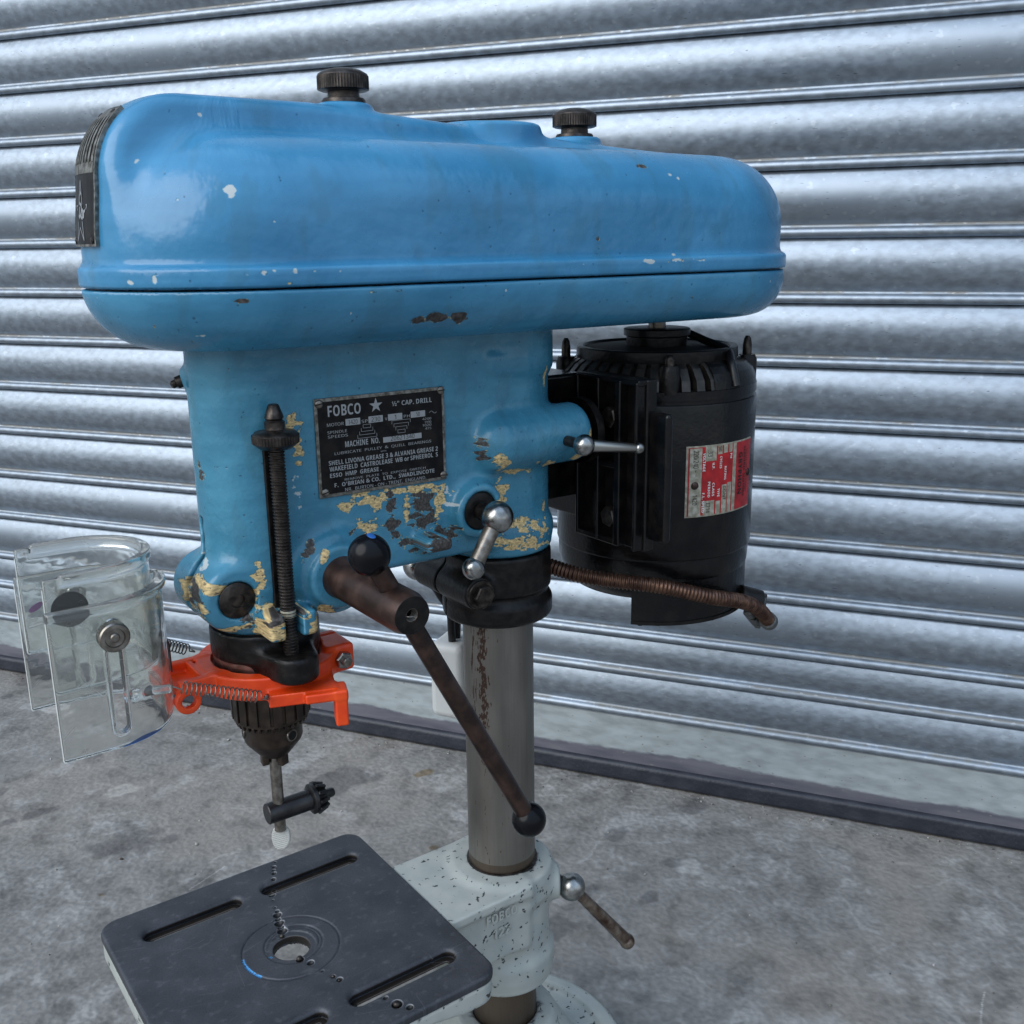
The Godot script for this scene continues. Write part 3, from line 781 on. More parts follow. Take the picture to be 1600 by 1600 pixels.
func sd_head(x: float, y: float, z: float) -> float:
	var d2 := ucap(x - SPX, z, -SPX, 0.0425, 0.0505)
	var rs := sqrt((x - SPX) * (x - SPX) + z * z)
	var rc := sqrt(x * x + z * z)
	var d := rcut(d2, 0.359 - y, 0.006)
	d = smin(d, rcut(rs - 0.0428, 0.326 - y, 0.004), 0.01)
	d = smin(d, rcut(rc - 0.0535, maxf(0.3455 - y, y - 0.374), 0.006), 0.012)
	d = smin(d, rcut(rc - 0.0543, maxf(0.516 - y, y - 0.57), 0.006), 0.01)
	# boss of the belt-tension rod
	var q := 0.0
	if x > -0.1 and z > -0.02:
		var t := clampf(x, -0.032, 0.04)
		q = sqrt((y - 0.4565) * (y - 0.4565) + (z - 0.045) * (z - 0.045))
		var cap := sqrt((x - t) * (x - t) + q * q) - 0.0275
		if x > 0.04: cap = rcut(q - 0.0275, x - 0.064, 0.01)
		d = smin(d, cap, 0.008)
	# column-lock boss and feed-shaft boss
	if z > -0.04 and y < 0.46:
		q = sqrt((x + 0.0575) * (x + 0.0575) + (y - 0.4005) * (y - 0.4005))
		d = smin(d, rcut(q - 0.0245, maxf(z - 0.0615, -z - 0.02), 0.004), 0.012)
		d = maxf(d, -rcut(q - 0.0175, 0.057 - z, 0.001))
		q = sqrt((x + 0.195) * (x + 0.195) + (y - 0.3675) * (y - 0.3675))
		d = smin(d, rcut(q - 0.0335, maxf(z - 0.0535, -z - 0.03), 0.005), 0.014)
		d = smin(d, rcut(q - 0.027, z - 0.0605, 0.004), 0.006)
	if y < 0.42 and x < -0.06:
		# split clamp at the nose
		q = sqrt((x + 0.2755) * (x + 0.2755) + (y - 0.3585) * (y - 0.3585))
		var cl := rcut(q - 0.0275, absf(z + 0.001) - 0.038, 0.006)
		d = smin(d, cl, 0.012)
		if x < -0.276: d = smax(d, 0.0042 - absf(z + 0.004 + sin(y * 400.0) * 0.001), 0.002)
		d = maxf(d, -rcut(q - 0.0155, 0.0345 - z, 0.001))
		# fork that guides the depth-stop rod
		var f := bx(x + 0.2425, y - 0.3385, z - 0.05, 0.0205, 0.0105, 0.0195, 0.004)
		q = sqrt((x + 0.2425) * (x + 0.2425) + (z - 0.0575) * (z - 0.0575))
		f = maxf(f, 0.0075 - q)
		f = maxf(f, -maxf(absf(x + 0.2425) - 0.0075, 0.0575 - z))
		d = smin(d, f, 0.005)
		# drilled lug below the name plate
		f = bx(x + 0.1085, y - 0.3815, z - 0.052, 0.0125, 0.006, 0.0225, 0.004)
		q = sqrt((x + 0.1085) * (x + 0.1085) + (z - 0.064) * (z - 0.064))
		d = maxf(smin(d, f, 0.006), 0.0048 - q if y > 0.37 and y < 0.395 and z > 0.055 else -1.0)
	if y > 0.5:
		# small pad under the flange and grease-nipple boss
		d = smin(d, bx(x + 0.02, y - 0.527, z - 0.044, 0.022, 0.008, 0.009, 0.005), 0.008)
		var k := (x + 0.2405) * -0.82 + z * -0.42 + (y - 0.548) * -0.39
		q = sqrt(maxf((x + 0.2405) * (x + 0.2405) + z * z + (y - 0.548) * (y - 0.548) - k * k, 0.0))
		d = smin(d, rcut(q - 0.008, maxf(k - 0.051, -k), 0.002), 0.008)
	return maxf(d, y - 0.562)

func sd_quill_clamp(x: float, y: float, z: float) -> float:
	var rs := sqrt((x - SPX) * (x - SPX) + z * z)
	var d := rcut(rs - 0.0455, maxf(0.3 - y, y - 0.325), 0.0025)
	var lug := ucap(z - 0.03, x - SPX, 0.03, 0.026, 0.0185)
	d = smin(d, rcut(lug, maxf(0.291 - y, y - 0.313), 0.004), 0.008)
	return d

func sd_ring(x: float, y: float, z: float) -> float:       # black collar under the head, split and bolted
	var rc := sqrt(x * x + z * z)
	var d := rcut(rc - 0.0528, maxf(0.306 - y, y - 0.3445), 0.003)
	d = smin(d, rcut(rc - 0.0495, maxf(0.28 - y, y - 0.33), 0.003), 0.003)
	d = smin(d, rcut(rc - 0.054, maxf(0.2765 - y, y - 0.2985), 0.006), 0.006)
	var q := sqrt((x + 0.049) * (x + 0.049) + (y - 0.316) * (y - 0.316))
	d = smin(d, rcut(q - 0.0155, maxf(z - 0.043, -0.052 - z), 0.002), 0.008)
	if x < -0.03: d = maxf(d, 0.0012 - absf(z + 0.012))
	return maxf(d, 0.0352 - rc)

func sd_arm(x: float, y: float, z: float) -> float:
	var rc := sqrt(x * x + z * z)
	var d := rcut(rc - 0.0525, maxf(-0.03 - y, y + 0.0015), 0.003)
	d = smin(d, rcut(rc - 0.0495, maxf(-0.12 - y, y + 0.01), 0.003), 0.012)
	d = smin(d, rcut(rc - 0.0535, maxf(-0.135 - y, y + 0.1), 0.006), 0.012)
	var a := bx(x + 0.052, y + 0.008, z, 0.0492, 0.0055, 0.058, 0.0025)
	a = smin(a, bx(x + 0.052, y + 0.042, z, 0.0492, 0.034, 0.053, 0.004), 0.008)
	d = smin(d, a, 0.012)
	# clamp lug on the far right
	var k := x * 0.84 + z * 0.54
	var q := sqrt((x * -0.54 + z * 0.84 - 0.004) * (x * -0.54 + z * 0.84 - 0.004) + (y + 0.03) * (y + 0.03))
	d = smin(d, rcut(q - 0.0175, maxf(k - 0.06, -k), 0.003), 0.012)
	return maxf(d, 0.0354 - rc)

func slots(x: float, z: float) -> float:
	var zz := absf(z) - 0.0965
	var s1 := seg2(x, zz, -0.338, 0, -0.259, 0)
	var s2 := seg2(x, zz, -0.220, 0, -0.131, 0)
	return minf(s1, s2) - 0.0078
var pits := [[-0.1975, -0.1355, 1.6], [-0.2045, -0.1235, 2.0], [-0.2185, -0.0935, 1.5], [-0.2255, -0.076, 1.4], [-0.2285, -0.064, 1.5], [-0.2292, -0.0575, 2.4], [-0.2335, -0.046, 3.0], [-0.236, -0.033, 3.4], [-0.1937, -0.1412, 2.0], [-0.2019, -0.1288, 2.4], [-0.2065, -0.1182, 2.8], [-0.211, -0.1094, 2.6], [-0.2145, -0.101, 2.4], [-0.2228, -0.0849, 3.6], [-0.2313, -0.0524, 4.4], [-0.2348, -0.0400, 5.0], [-0.2369, -0.0275, 5.2], [-0.2348, 0.0303, 3.6], [-0.231, 0.047, 1.6], [-0.2262, 0.0592, 2.2], [-0.2235, 0.066, 3.0], [-0.202, 0.1104, 2.6], [-0.1978, 0.1231, 5.0], [-0.1909, 0.1329, 3.4], [-0.2403, 0.0195, 4.0]]
func sd_table_top(x: float, y: float, z: float) -> float:
	var a := absf(x + 0.2398) - 0.138 + 0.018; var b := absf(z) - 0.1415 + 0.018
	var d2 := minf(maxf(a, b), 0.0) + sqrt(maxf(a, 0.0) * maxf(a, 0.0) + maxf(b, 0.0) * maxf(b, 0.0)) - 0.018
	var d := maxf(rcut(d2, y, 0.0035), -0.009 - y)
	var s := slots(x, z)
	d = smax(d, -s, 0.0065)
	d = minf(d, maxf(maxf(d2 + 0.009, maxf(y + 0.0085, -0.024 - y)), -(s + 0.0055)))
	var r := sqrt((x + 0.2395) * (x + 0.2395) + z * z)
	d = smax(d, 0.0165 - r, 0.003)
	if y > -0.006:
		d = smax(d, 0.0011 - sqrt((r - 0.0445) * (r - 0.0445) + y * y), 0.0008)
		var r2 := sqrt((x + 0.236) * (x + 0.236) + (z + 0.003) * (z + 0.003))
		d = smax(d, 0.0012 - sqrt((r2 - 0.0265) * (r2 - 0.0265) + y * y), 0.001)
		d = smax(d, 0.001 - sqrt((r2 - 0.0235) * (r2 - 0.0235) + y * y), 0.001)
		if r < 0.026: d = maxf(d, y + 0.0012 if r < 0.0225 else d)
		if d > -0.008 and absf(x + 0.2148) < 0.036:
			for p in pits:
				var px: float = x - p[0]; var pz: float = z - p[1]; var pr: float = p[2] * 0.001
				if absf(px) < 0.008 and absf(pz) < 0.008:
					d = smax(d, pr - sqrt(px * px + pz * pz + (y - pr * 0.12) * (y - pr * 0.12)), 0.0012)
	return d
func sd_table_body(x: float, y: float, z: float) -> float:
	var a := absf(x + 0.2398) - 0.1372 + 0.018; var b := absf(z) - 0.1407 + 0.018
	var d2 := minf(maxf(a, b), 0.0) + sqrt(maxf(a, 0.0) * maxf(a, 0.0) + maxf(b, 0.0) * maxf(b, 0.0)) - 0.018
	var low := -0.031 + 0.012 * clampf(1.0 - pow((x + 0.2398) / 0.1, 2.0), 0, 1)
	var d := maxf(rcut(d2, low - y, 0.004), y + 0.009)
	return maxf(d, -(d2 + 0.0085))          # a skirt round the thick plate

func sd_base(x: float, y: float, z: float) -> float:
	var d2 := ucap(-x, z, 0.25, 0.135, 0.135)
	var rc := sqrt(x * x + z * z)
	var d := rcut(d2 - (-0.245 - y) * 0.1, maxf(y + 0.254, -0.305 - y), 0.004)
	d = smin(d, rcut(absf(d2 + 0.009) - 0.009, maxf(y + 0.245, -0.29 - y), 0.005), 0.008)
	var cone := (rc - 0.052 - clampf(-0.185 - y, 0, 1) * 0.55) * 0.87
	d = smin(d, maxf(cone, maxf(y + 0.187, -0.29 - y)), 0.012)
	return maxf(d, 0.0354 - rc)

func sd_collar(x: float, y: float, z: float) -> float:       # orange moulding, y from its top
	x -= SPX
	var r := sqrt(x * x + z * z)
	var d := rcut(r - 0.0585, maxf(-0.0195 - y, y), 0.0018)
	# lower flange with a straight front edge
	var n := x * -0.34 + z * 0.94          # outwards from the straight edge
	var t := x * 0.94 + z * 0.34
	var fl := maxf(maxf(n - 0.069, absf(t - 0.024) - 0.027), maxf(-0.0215 - y, y + 0.011)) 
	d = smin(d, maxf(fl, -n), 0.003)
	# clamp ears towards +x
	d = smin(d, bx(x - 0.052, y + 0.009, z - 0.014, 0.0135, 0.0125, 0.021, 0.004), 0.004)
	if x > 0.03: d = maxf(d, 0.0012 - absf(z - 0.004))
	# hook at the right of the straight edge
	d = smin(d, bx(t - 0.042, y + 0.016, n - 0.064, 0.017, 0.004, 0.011, 0.0015), 0.003)
	d = smin(d, bx(t - 0.0535, y + 0.027, n - 0.066, 0.0052, 0.0155, 0.009, 0.0015), 0.002)
	# hinge arms towards -x with an eye on the near one
	var arm := bx(x + 0.062, y + 0.0075, absf(z + 0.004) - 0.022, 0.02, 0.0075, 0.0035, 0.001)
	d = smin(d, arm, 0.004)
	d = smin(d, bx(x + 0.062, y + 0.0125, z + 0.004, 0.02, 0.003, 0.022, 0.001), 0.002)
	d = smin(d, bx(x + 0.06, y + 0.008, z + 0.004, 0.0025, 0.007, 0.022, 0.001), 0.002)
	var q := sqrt((x + 0.076) * (x + 0.076) + (y + 0.0175) * (y + 0.0175))
	var eye := maxf(q - 0.0105, absf(absf(z + 0.004) - 0.022) - 0.0035)
	d = smin(d, eye, 0.002)
	d = maxf(d, 0.0055 - q)
	return maxf(d, 0.0462 - r)

func upath(x: float, z: float, xc: float, r: float) -> float:
	return sqrt((x - xc) * (x - xc) + z * z) - r if x > xc else absf(z) - r
func sd_shield(x: float, y: float, z: float) -> float:        # lower, outer shield
	var u := upath(x, z, -0.381, 0.0535)
	var d := rcut(absf(u) - 0.0026, maxf(maxf(0.2715 - y, y - 0.3835), -0.419 - x), 0.0008)
	if y > 0.37: d = smin(d, rcut(absf(u - 0.002) - 0.0042, maxf(maxf(0.379 - y, y - 0.385), maxf(-0.419 - x, -0.0 - z)), 0.0012), 0.003)
	var s := seg2(x, y, -0.3765, 0.288, -0.3765, 0.366)
	if absf(z) > 0.04:
		d = smin(d, maxf(maxf(s - 0.0062, 0.0045 - s), absf(absf(z) - 0.0545) - 0.0035), 0.001)
		d = maxf(d, 0.0038 - s)
	# peg that holds the spring
	var k := (x + 0.348) * 0.94 + (z - 0.045) * 0.34
	d = smin(d, maxf(sqrt(pow((x + 0.348) * -0.34 + (z - 0.053) * 0.94, 2.0) + pow(y - 0.308, 2.0)) - 0.0035, maxf(k - 0.012, -0.018 - k)), 0.002)
	return d
func sd_shield_inner(x: float, y: float, z: float) -> float:
	var u := upath(x, z, -0.381, 0.0465)
	var d := rcut(absf(u) - 0.0024, maxf(maxf(0.322 - y, y - 0.407), -0.417 - x), 0.0008)
	return smin(d, rcut(absf(u - 0.001) - 0.0038, maxf(maxf(0.4015 - y, y - 0.409), -0.405 - x), 0.002), 0.003)

# unrolled length round the outline, so that worn places lie where they are on the sides
func wrap_uv(p: Vector3, ra: float, xb: float, rb: float) -> Vector2:
	if p.x < SPX: return Vector2(SPX - ra * atan2(SPX - p.x, p.z), p.y)
	if p.x > xb: return Vector2(xb + rb * atan2(p.x - xb, p.z), p.y)
	if p.z < 0.0: return Vector2(SPX - ra * PI - (p.x - SPX), p.y)
	return Vector2(p.x, p.y)
func uv_head(p: Vector3) -> Vector2: return wrap_uv(p, 0.0425, 0.07, 0.0505)
func uv_guard(p: Vector3) -> Vector2: return wrap_uv(p, 0.1135, MOX, 0.1245)
func uv_table(p: Vector3) -> Vector2: return Vector2(p.x, p.z)

# ------------------------------------------------------------------ lettering
var bold: SystemFont
var book: SystemFont
func glyphs(text: String, f: Font) -> Geo:           # lettering one unit wide and one unit high, from (0, 0)
	var t := TextMesh.new()
	t.text = text; t.font = f; t.font_size = 48; t.pixel_size = 0.01; t.depth = 0.0; t.curve_step = 2.0
	t.horizontal_alignment = HORIZONTAL_ALIGNMENT_LEFT; t.vertical_alignment = VERTICAL_ALIGNMENT_BOTTOM
	var g := Geo.new()
	var arr := t.surface_get_arrays(0)
	var v: PackedVector3Array = arr[Mesh.ARRAY_VERTEX]
	var ix: PackedInt32Array = arr[Mesh.ARRAY_INDEX] if arr[Mesh.ARRAY_INDEX] != null else PackedInt32Array(range(v.size()))
	var nn: PackedVector3Array = arr[Mesh.ARRAY_NORMAL]
	var lo := Vector3.INF; var hi := -Vector3.INF
	for p in v: lo = lo.min(p); hi = hi.max(p)
	var cap := 0.342                                   # capital height at this font size
	for i in range(0, ix.size(), 3):
		if nn[ix[i]].z < 0.5: continue
		for q in 3:
			var p := v[ix[i + q]]
			g.V.append(Vector3((p.x - lo.x) / (hi.x - lo.x), (p.y - base_line(lo, text)) / cap, 0)); g.N.append(Vector3(0, 0, 1)); g.U.append(Vector2.ZERO); g.I.append(g.V.size() - 1)
	return g
func base_line(lo: Vector3, text: String) -> float:
	for ch in text:
		if ch in "&,;gjpqy½~": return lo.y + (0.07 if ch == "," else 0.005)
	return lo.y
func letters(g: Geo, text: String, f: Font, at: Transform3D, w: float, h: float, bend = null, rise := 0.0) -> void:
	var a := glyphs(text, f)
	var k := g.V.size()
	for i in a.V.size():
		var p := at * Vector3(a.V[i].x * w, a.V[i].y * h + rise * a.V[i].x, 0)
		if bend: 
			var pn: Array = bend.call(p)
			g.V.append(pn[0]); g.N.append(pn[1])
		else:
			g.V.append(p); g.N.append(at.basis.z)
		g.U.append(Vector2.ZERO); g.I.append(k + i)
func star(r: float, inner := 0.382, wide := 1.0) -> PackedVector2Array:
	var p := PackedVector2Array()
	for i in 10:
		var q := Vector2.from_angle(TAU * i / 10 - PI / 2) * (r if i % 2 == 0 else r * inner)
		p.append(Vector2(q.x * wide, q.y))
	return p

# ------------------------------------------------------------------ the scene
func _ready() -> void:
	# camera
	var cam := Camera3D.new()
	cam.name = "camera"; cam.fov = 53.13; cam.near = 0.02; cam.far = 400.0
	add_child(cam)
	cam.position = Vector3(-0.54434, 0.63085 + H, 0.78561)
	cam.basis = Basis(Vector3.UP, deg_to_rad(-35.646)) * Basis(Vector3.RIGHT, deg_to_rad(-14.8545)) * Basis(Vector3.BACK, deg_to_rad(-0.774))
	cam.current = true
	# sky and exposure
	var sky := ProceduralSkyMaterial.new()
	sky.sky_top_color = Color(0.80, 0.93, 1.09); sky.sky_horizon_color = Color(0.73, 0.752, 0.752); sky.sky_curve = 0.42
	sky.ground_bottom_color = Color(0.42, 0.42, 0.43); sky.ground_horizon_color = Color(0.62, 0.64, 0.66)
	sky.sun_angle_max = 1.0
	var env := Environment.new()
	env.background_mode = Environment.BG_SKY
	env.sky = Sky.new(); env.sky.sky_material = sky
	env.background_energy_multiplier = 0.7
	env.tonemap_mode = Environment.TONE_MAPPER_LINEAR; env.tonemap_exposure = 1.68
	env.sdfgi_enabled = true; env.ssao_enabled = true; env.ssil_enabled = true
	var we := WorldEnvironment.new(); we.name = "world_environment"; we.environment = env; add_child(we)
	# soft daylight from the open left
	var sun := DirectionalLight3D.new()
	sun.name = "sun"; add_child(sun)
	sun.look_at_from_position(Vector3.ZERO, -Vector3(-0.80, 0.62, 0.05), Vector3.UP)
	sun.light_color = Color(1.0, 0.99, 0.965); sun.light_energy = 0.45; sun.light_angular_distance = 55.0; sun.shadow_enabled = true
	sun.sky_mode = DirectionalLight3D.SKY_MODE_LIGHT_ONLY

	bold = SystemFont.new(); bold.font_names = PackedStringArray(["Droid Sans"]); bold.font_weight = 700
	book = SystemFont.new(); book.font_names = PackedStringArray(["Droid Sans"])
	make_materials()
	build_ground(); build_shutter()
	build_drill()
	build_key(); build_chips(); build_grit()

func build_ground() -> void:
	var g := Geo.new()
	# fine near the machine, one sheet out to the horizon
	var e := [-300.0, -60.0, -12.0, -3.0, 3.0, 12.0, 60.0, 300.0]
	for i in 7:
		for j in 7:
			var k := g.V.size()
			for q in 4:
				var p := Vector3(e[i + (1 if q == 1 or q == 2 else 0)], 0, e[j + (1 if q > 1 else 0)])
				g.V.append(p); g.N.append(Vector3.UP); g.U.append(Vector2(p.x, p.z) / 2.6)
			g.I.append_array([k, k + 1, k + 2, k, k + 2, k + 3])
	var o := part("concrete_ground", g, M.concrete, self, Vector3.ZERO, "stained grey concrete ground in front of the roller shutter")
	o.set_meta("kind", "structure")

func build_shutter() -> void:
	var t := thing("roller_shutter", "galvanised steel roller shutter with curved slats behind the drill", "shutter", Vector3(0.360, 0, -0.7935))
	t.rotation.y = atan2(-0.8383, 0.5452)
	var wide := 5.0
	var slat := func(p: float, bulge: float, shift: float) -> Geo:
		var pr := []
		pr.append(Vector2(-0.006, 0.0006)); pr.append(Vector2(0.0005, 0.0004))
		for i in 9:                                   # rolled bead at the foot
			var a := deg_to_rad(-80.0 + 165.0 * i / 8.0)
			pr.append(Vector2(0.0035 + 0.0070 * cos(a), 0.0076 + 0.0070 * sin(a)))
		pr.append(Vector2(0.0024, 0.0160)); pr.append(Vector2(0.0021, 0.0182))
		var y0 := 0.0196; var c := p - y0
		for i in 15:
			var q := i / 14.0
			var s := 2.0 * q - 1.0
			pr.append(Vector2(0.0022 + bulge * (1.0 - s * s), y0 + c * q))
		pr.append(Vector2(-0.005, p - 0.0002)); pr.append(Vector2(-0.006, p + 0.0006))
		var g := Geo.new()
		var n := pr.size()
		for i in n:
			var a: Vector2 = pr[maxi(i - 1, 0)]; var b: Vector2 = pr[mini(i + 1, n - 1)]
			var nn := Vector3(0, -(b.x - a.x), b.y - a.y).normalized()
			for e in 2:
				g.V.append(Vector3(-wide if e == 0 else wide, pr[i].y, pr[i].x)); g.N.append(nn)
				g.U.append(Vector2((0.0 if e == 0 else 6.25) + shift, 1.0 - pr[i].y / p))
		for i in n - 1: g.I.append_array([i * 2, i * 2 + 1, i * 2 + 3, i * 2, i * 2 + 3, i * 2 + 2])
		return g
	# the rail at the foot: stained flat plate over a dark seal
	var rail := Geo.new()
	for q in [[0.03, 0.010, 0.119, 0.0045]]:
		for e in 4:
			var top := e > 1
			rail.V.append(Vector3(-wide if e == 0 or e == 3 else wide, 0.119 if top else 0.024, 0.0045 if top else 0.0105)); rail.N.append(Vector3(0, 0.06, 1).normalized())
			rail.U.append(Vector2(0.0 if e == 0 or e == 3 else 6.25, 0.0 if top else 1.0))
		rail.I.append_array([0, 1, 2, 0, 2, 3])
	rail.put(cbox(Vector3(-wide, 0.118, -0.02), Vector3(wide, 0.1205, 0.0044), 0.001))
	part("bottom_rail", rail, M.rail, t)
	part("rubber_seal", Geo.new().put(cbox(Vector3(-wide, 0.001, -0.03), Vector3(wide, 0.0350, 0.021), 0.008)), M.rubber, t)
	var ys := [0.1205, 0.1995, 0.2685]
	var rng := RandomNumberGenerator.new(); rng.seed = 4
	for i in 34:
		var y: float = ys[i] if i < 3 else 0.3623 + (i - 3) * 0.0952
		var pitch := 0.079 if i == 0 else 0.069 if i == 1 else 0.0938 if i == 2 else 0.0952
		var bulge := 0.007 if i == 0 else 0.0062 if i == 1 else 0.0132 if i == 2 else 0.014
		var o := part("slat", slat.call(pitch, bulge, rng.randf()), M.galv, t, Vector3(0, y, 0))
		o.rotation.x = rng.randf_range(-0.012, 0.012)
	for s in [-1.0, 1.0]:
		var g := cbox(Vector3(wide - 0.06, 0.002, 0.022), Vector3(wide + 0.07, 3.42, 0.027), 0.0015)
		g.put(cbox(Vector3(wide + 0.064, 0.002, -0.06), Vector3(wide + 0.07, 3.42, 0.0215), 0.0015))
		g.put(cbox(Vector3(wide - 0.06, 0.002, -0.06), Vector3(wide + 0.0635, 3.42, -0.055), 0.0015))
		part("guide_channel", Geo.new().put(g, Transform3D(Basis(Vector3(s, 0, 0), Vector3(0, 1, 0), Vector3(0, 0, 1)), Vector3.ZERO)), M.steel, t)
	part("hood", cbox(Vector3(-wide - 0.07, 3.36, -0.06), Vector3(wide + 0.07, 3.75, 0.34), 0.01), M.steel, t)

func build_chips() -> void:
	var rng := RandomNumberGenerator.new(); rng.seed = 31
	var m := std("pale_stone", Color8(186, 184, 178), 0.8); bump(m, T.cast, 1.0); tri_map(m, 40.0)
	var dk := std("brown_grit", Color8(70, 58, 50), 0.8)
	# pixel-measured places on the ground: (x, z), radius, tone, label
	for q in CHIPS:
		var g := Geo.new()
		var b := ball(Vector3.ZERO, 1.0, 9)
		var sd: int = q[4]
		var n := noise(sd, 0.9, 2)
		for i in b.V.size(): b.V[i] *= 0.75 + 0.45 * n.get_noise_3dv(b.V[i] * 1.3)
		g.put(b, Transform3D(Basis.from_scale(Vector3(q[2], q[2] * 0.55, q[2] * 0.75)).rotated(Vector3.UP, rng.randf() * 6.0), Vector3(0, q[2] * 0.35, 0)))
		var o := thing("stone_chip", q[5], "stone", Vector3(q[0], 0, q[1]), "loose chips on the concrete")
		part("stone", g, m if q[3] == 0 else dk, o)

func build_grit() -> void:
	# sharp sand and crumbs scattered over the yard, thicker along the shutter foot
	var b := ball(Vector3.ZERO, 1.0, 6)
	var g := Geo.new()
	var ico := [Vector3(1, 0.1, 0), Vector3(-0.8, 0, 0.3), Vector3(0.1, 0.7, 0.1), Vector3(0, -0.6, 0), Vector3(0.2, 0, 0.9), Vector3(-0.1, 0.1, -0.8)]
	for q in [[0, 2, 4], [4, 2, 1], [1, 2, 5], [5, 2, 0], [0, 4, 3], [4, 1, 3], [1, 5, 3], [5, 0, 3]]: g.tri(ico[q[0]], ico[q[1]], ico[q[2]])
	for i in g.V.size(): g.N[i] = g.N[i] if g.N[i].dot(g.V[i]) > 0 else -g.N[i]
	var rng := RandomNumberGenerator.new(); rng.seed = 77
	var mm := MultiMesh.new()
	mm.transform_format = MultiMesh.TRANSFORM_3D; mm.use_colors = true
	mm.mesh = g.mesh(); mm.instance_count = 2600
	var u := Vector3(0.5452, 0, 0.8383); var n := Vector3(-0.8383, 0, 0.5452); var o := Vector3(0.360, 0, -0.7935)
	for i in 2600:
		var off := pow(rng.randf(), 2.5) * 2.2 + 0.025 if i % 3 else 0.022 + rng.randf() * 0.03
		var at := o + u * rng.randf_range(-1.7, 1.5) + n * off
		var r := 0.0005 + pow(rng.randf(), 5.0) * 0.0024
		mm.set_instance_transform(i, Transform3D(Basis.from_euler(Vector3(rng.randf(), rng.randf() * 6.0, rng.randf())).scaled(Vector3.ONE * r), at + Vector3(0, r * 0.4, 0)))
		var k := rng.randf_range(0.08, 0.42)
		mm.set_instance_color(i, Color(k, k * rng.randf_range(0.88, 0.98), k * rng.randf_range(0.76, 0.95)))
	var o2 := MultiMeshInstance3D.new()
	o2.name = "loose_grit"; o2.multimesh = mm
	var m := std("grit", Color.WHITE, 0.85); m.vertex_color_use_as_albedo = true
	o2.material_override = m
	add_child(o2, true)
	o2.set_meta("label", "fine loose grit scattered on the concrete and along the shutter foot"); o2.set_meta("category", "grit"); o2.set_meta("kind", "stuff")

func ball_lever(parent: Node, called: String, hub: Vector3, r: float, tip: Vector3, rt: float, shank: float, shank2: float, stud_from: Vector3, m: Material, m2: Material, m3: Material = null) -> MeshInstance3D:
	var o := part(called, ball(hub, r), m, parent, Vector3(0, H, 0))
	part("stud", rod(stud_from, hub, r * 0.5), M.dark, o)
	var d := (tip - hub).normalized()
	part("shank", rod(hub + d * r * 0.7, tip - d * rt * 0.6, shank, 24, shank2), m2, o)
	part("knob", ball(tip, rt), m3 if m3 else m, o)
	return o

func screw(parent: Node, at: Vector3, dir: Vector3, r: float, turn: float, m: Material) -> void:
	var g := lathe([Vector2(r, 0), Vector2(r, 0.0006), Vector2(r * 0.86, 0.0013), Vector2(r * 0.5, 0.0017), Vector2(0, 0.0018)], 20)
	var o := part("screw", Geo.new().put(g, aim(at, dir)), m, parent)
	part("slot", Geo.new().put(rbox(Vector3(r * 1.9, 0.0004, r * 0.26), 0.0001), aim(at, dir) * Transform3D(Basis(Vector3.UP, turn), Vector3(0, 0.00175, 0))), M.hole, o)

func thumb_nut(parent: Node, x: float, y: float) -> void:
	var g := lathe([Vector2(0, -0.006), Vector2(0.0175, -0.006), Vector2(0.0175, -0.0015), Vector2(0.0165, 0), Vector2(0.0128, 0.0005), Vector2(0.0125, 0.005), Vector2(0.0185, 0.0058)], 40)
	g.put(lathe([Vector2(0.0203, 0.0066), Vector2(0.0203, 0.0165)], 110, [0.00022, 0.00022], true))
	g.put(lathe([Vector2(0.0185, 0.0058), Vector2(0.0204, 0.0066)], 40))
	g.put(lathe([Vector2(0.0204, 0.0165), Vector2(0.0196, 0.0182), Vector2(0.015, 0.0208), Vector2(0.0085, 0.0224), Vector2(0, 0.0228)], 40))
	part("knurled_nut", Geo.new().put(g, Transform3D(Basis(), Vector3(x, y, 0))), M.dark, parent)

